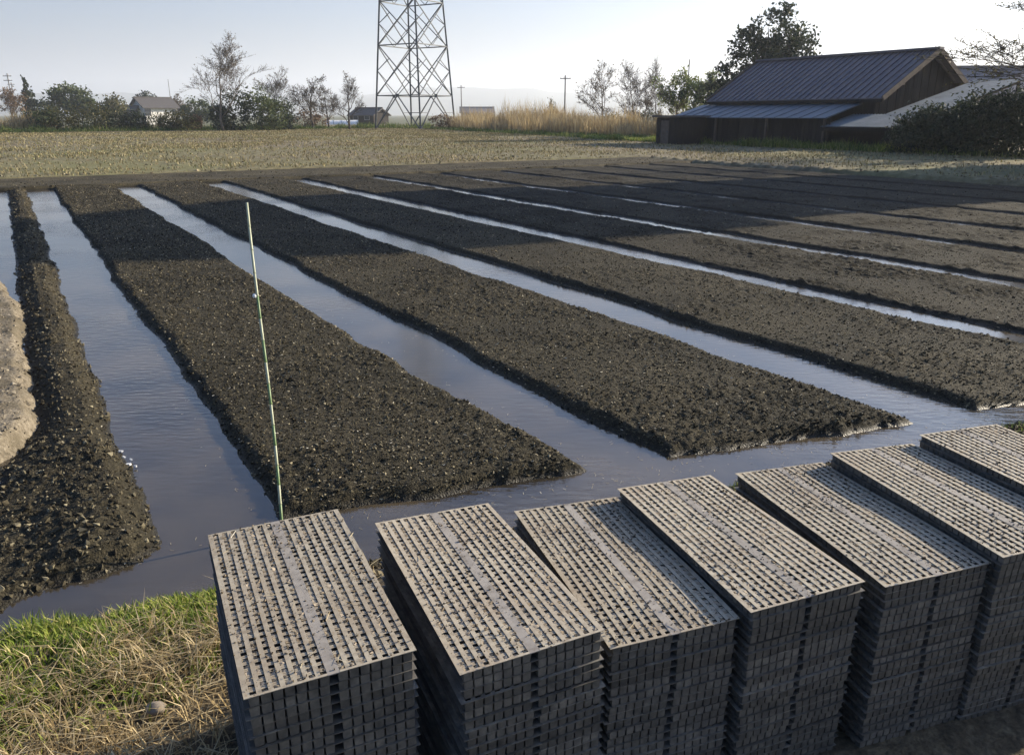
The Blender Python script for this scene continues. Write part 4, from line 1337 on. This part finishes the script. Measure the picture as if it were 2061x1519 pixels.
# front lean-to roof and board wall
n = 14; LY0, LY1 = .8, 11.2; dy = (LY1 - LY0) / n
for k in range(n):
    ya, yb = LY0 + k * dy + .004, LY0 + (k + 1) * dy - .004
    m = MB()
    p = [(-2.1, ya, 1.36), (.33, ya, 2.02), (.33, yb, 2.02), (-2.1, yb, 1.36)]
    m.hexa([(a, b_, c - .035) for a, b_, c in p] + p)
    p2 = [(-2.1, ya, 1.36), (.33, ya, 2.02), (.33, ya + .05, 2.02), (-2.1, ya + .05, 1.36)]
    m.hexa([(a, b_, c - .01) for a, b_, c in p2] + [(a, b_, c + .03) for a, b_, c in p2])
    m.build('lean_to_sheet', M['leanroof'], shed)
g = np.random.default_rng(31)
y = .9
while y < 11.0:
    w = .19 + .08 * g.random()
    if not (5.2 < y < 6.3):
        m = MB(); o_ = .02 * g.random(); m.box(-1.75 - o_, -1.72, y, y + w - .015, -.05, 1.36 + .04 * g.random()); m.build('board', M['wood_dark'], shed)
    y += w
m = MB(); m.box(-1.70, -1.67, .9, 11.0, -.05, 1.42); m.build('lean_to_backing', M['wood_dark'], shed)
for yy in (1.0, 4.4, 7.8, 11.0):
    m = MB(); m.box(-1.95, -1.85, yy, yy + .1, -.1, 1.36); m.build('post', M['wood_trim'], shed)

# open zinc-roofed lean-to on the gable end
lean = empty('zinc_lean_to', (*st(32, 21.2)[:2], 0), A0)
tag(lean, 'open lean-to with pale zinc sheet roof on the shed gable', 'lean-to')
def lz(x): return .98 + .235 * x
NP = 12
for k in range(NP):
    xa = .0 + k * .74; xb = xa + .735
    ytop = 4.0 if xb < 2.3 else 2.35
    m = MB()
    y = 0.0
    nc = int(ytop / .16)
    for c in range(nc):        # corrugations
        yw = ytop / nc
        ya, ym, yb = y, y + yw / 2, y + yw
        za = 0.0; zm = .035
        m.add([(xa, ya, lz(xa) + za), (xb, ya, lz(xb) + za), (xb, ym, lz(xb) + zm), (xa, ym, lz(xa) + zm), (xb, yb, lz(xb) + za), (xa, yb, lz(xa) + za)], [(0, 1, 2, 3), (3, 2, 4, 5)])
        y += yw
    m.add([(xa, 0, lz(xa) - .02), (xb, 0, lz(xb) - .02), (xb, ytop, lz(xb) - .02), (xa, ytop, lz(xa) - .02)], [(3, 2, 1, 0)])
    m.build('roof_sheet', M['zinc'], lean)
m = MB(); m.bar((.06, .02, .86), (.06, 3.95, .86), .06, .14); m.build('eave_beam', M['wood_dark'], lean)
for (x, y) in ((.1, .1), (.1, 3.8), (3.0, .1), (6.0, .1), (8.7, .1)):
    m = MB(); m.box(x - .05, x + .05, y - .05, y + .05, -.1, lz(x) - .06); m.build('post', M['concrete'] if (x, y) == (.1, .1) else M['wood_dark'], lean)
m = MB(); m.bar((.05, .1, lz(.05) - .09), (8.8, .1, lz(8.8) - .09), .07, .12); m.build('rafter', M['wood_dark'], lean)
m = MB(); m.box(1.2, 8.7, 1.6, 1.64, -.05, 1.2); m.build('inner_wall', M['wood_dark'], lean)
m = MB(); m.box(.9, .94, .2, 3.8, -.05, 1.0); m.build('side_wall', M['wood_dark'], lean)

# small flat-roofed hut at the left of the shed
q = at(1372, 260, 44.5)
hut = empty('small_hut', (q[0], q[1], 0), A0)
tag(hut, 'small dark flat roofed hut left of the shed', 'hut')
m = MB(); m.box(-.95, .95, -.8, .9, -.1, 1.36); m.build('wall', M['wood_dark'], hut)
for k in range(7):
    m = MB(); a = -.8 + k * .243; m.box(-1.0, -.955, a, a + .22, -.1, 1.34); m.build('board', M['wood_dark'], hut)
m = MB(); m.box(-1.15, 1.1, -1.0, 1.1, 1.37, 1.46); m.build('roof', M['tile'], hut)
m = MB(); m.box(-1.02, -1.003, -.1, .5, 0, 1.2); dr = m.build('door', M['wood_trim'], hut)
m = MB(); m.box(-1.05, -1.022, -.05, .0, .6, .68); m.build('handle', M['steel'], dr)

# ------------------------------------------------------------------ two-storey house right of the frame: its shadow falls across the beds
hs = Vector((29.5 * math.sin(SUN_AZ) - 12.9 * math.cos(SUN_AZ), 29.5 * math.cos(SUN_AZ) + 12.9 * math.sin(SUN_AZ), 0))
house = empty('farmhouse', hs, math.pi / 2 - SUN_AZ)
tag(house, 'two storey farmhouse standing right of the field, throwing the long shadow', 'house')
HW, HD = 5.0, 6.6       # depth towards the sun, width across
m = MB(); m.box(-HW / 2, HW / 2, -HD / 2, HD / 2, -.3, 8.3); m.build('wall', M['plaster'], house)
o_ = .6
m = MB()
a = [(-HW / 2 - o_, -HD / 2 - o_, 8.2), (HW / 2 + o_, -HD / 2 - o_, 8.2), (HW / 2 + o_, HD / 2 + o_, 8.2), (-HW / 2 - o_, HD / 2 + o_, 8.2)]
m.add(a + [(0, -2.2, 11.4), (0, 1.2, 11.4)], [(0, 1, 2, 3), (1, 2, 5, 4), (3, 0, 4, 5)], [(0, 1, 4), (2, 3, 5)])
rf = m.build('roof', M['tile'], house)
m = MB(); m.bar((0, -2.3, 11.45), (0, 1.3, 11.45), .3, .2); m.build('ridge_cap', M['tile'], rf)
for (y, z) in ((-1.8, 1.4), (1.8, 1.4), (-1.8, 4.9), (1.8, 4.9)):
    m = MB(); m.box(-HW / 2 - .05, -HW / 2 - .01, y - .8, y + .8, z - .6, z + .6); wo = m.build('window', M['greywall'], house)
    m = MB(); m.box(-HW / 2 - .07, -HW / 2 - .052, y - .72, y + .72, z - .52, z + .52); m.build('pane', M['glass'], wo)

# ------------------------------------------------------------------ haze
HAZE = 4.2e-4
m = MB(); m.box(-6500, 6500, -1500, 6000, -2, 235)
mh = bpy.data.materials.new('haze'); mh.use_nodes = True
nt = mh.node_tree; nt.nodes.clear()
out = nt.nodes.new('ShaderNodeOutputMaterial'); pv = nt.nodes.new('ShaderNodeVolumePrincipled')
pv.inputs['Color'].default_value = (.90, .94, 1.0, 1); pv.inputs['Density'].default_value = HAZE; pv.inputs['Anisotropy'].default_value = .35
nt.links.new(pv.outputs[0], out.inputs['Volume'])
hz = m.build('haze', mh)
tag(hz, 'thin pale morning haze over the whole plain', 'haze', kind='stuff')
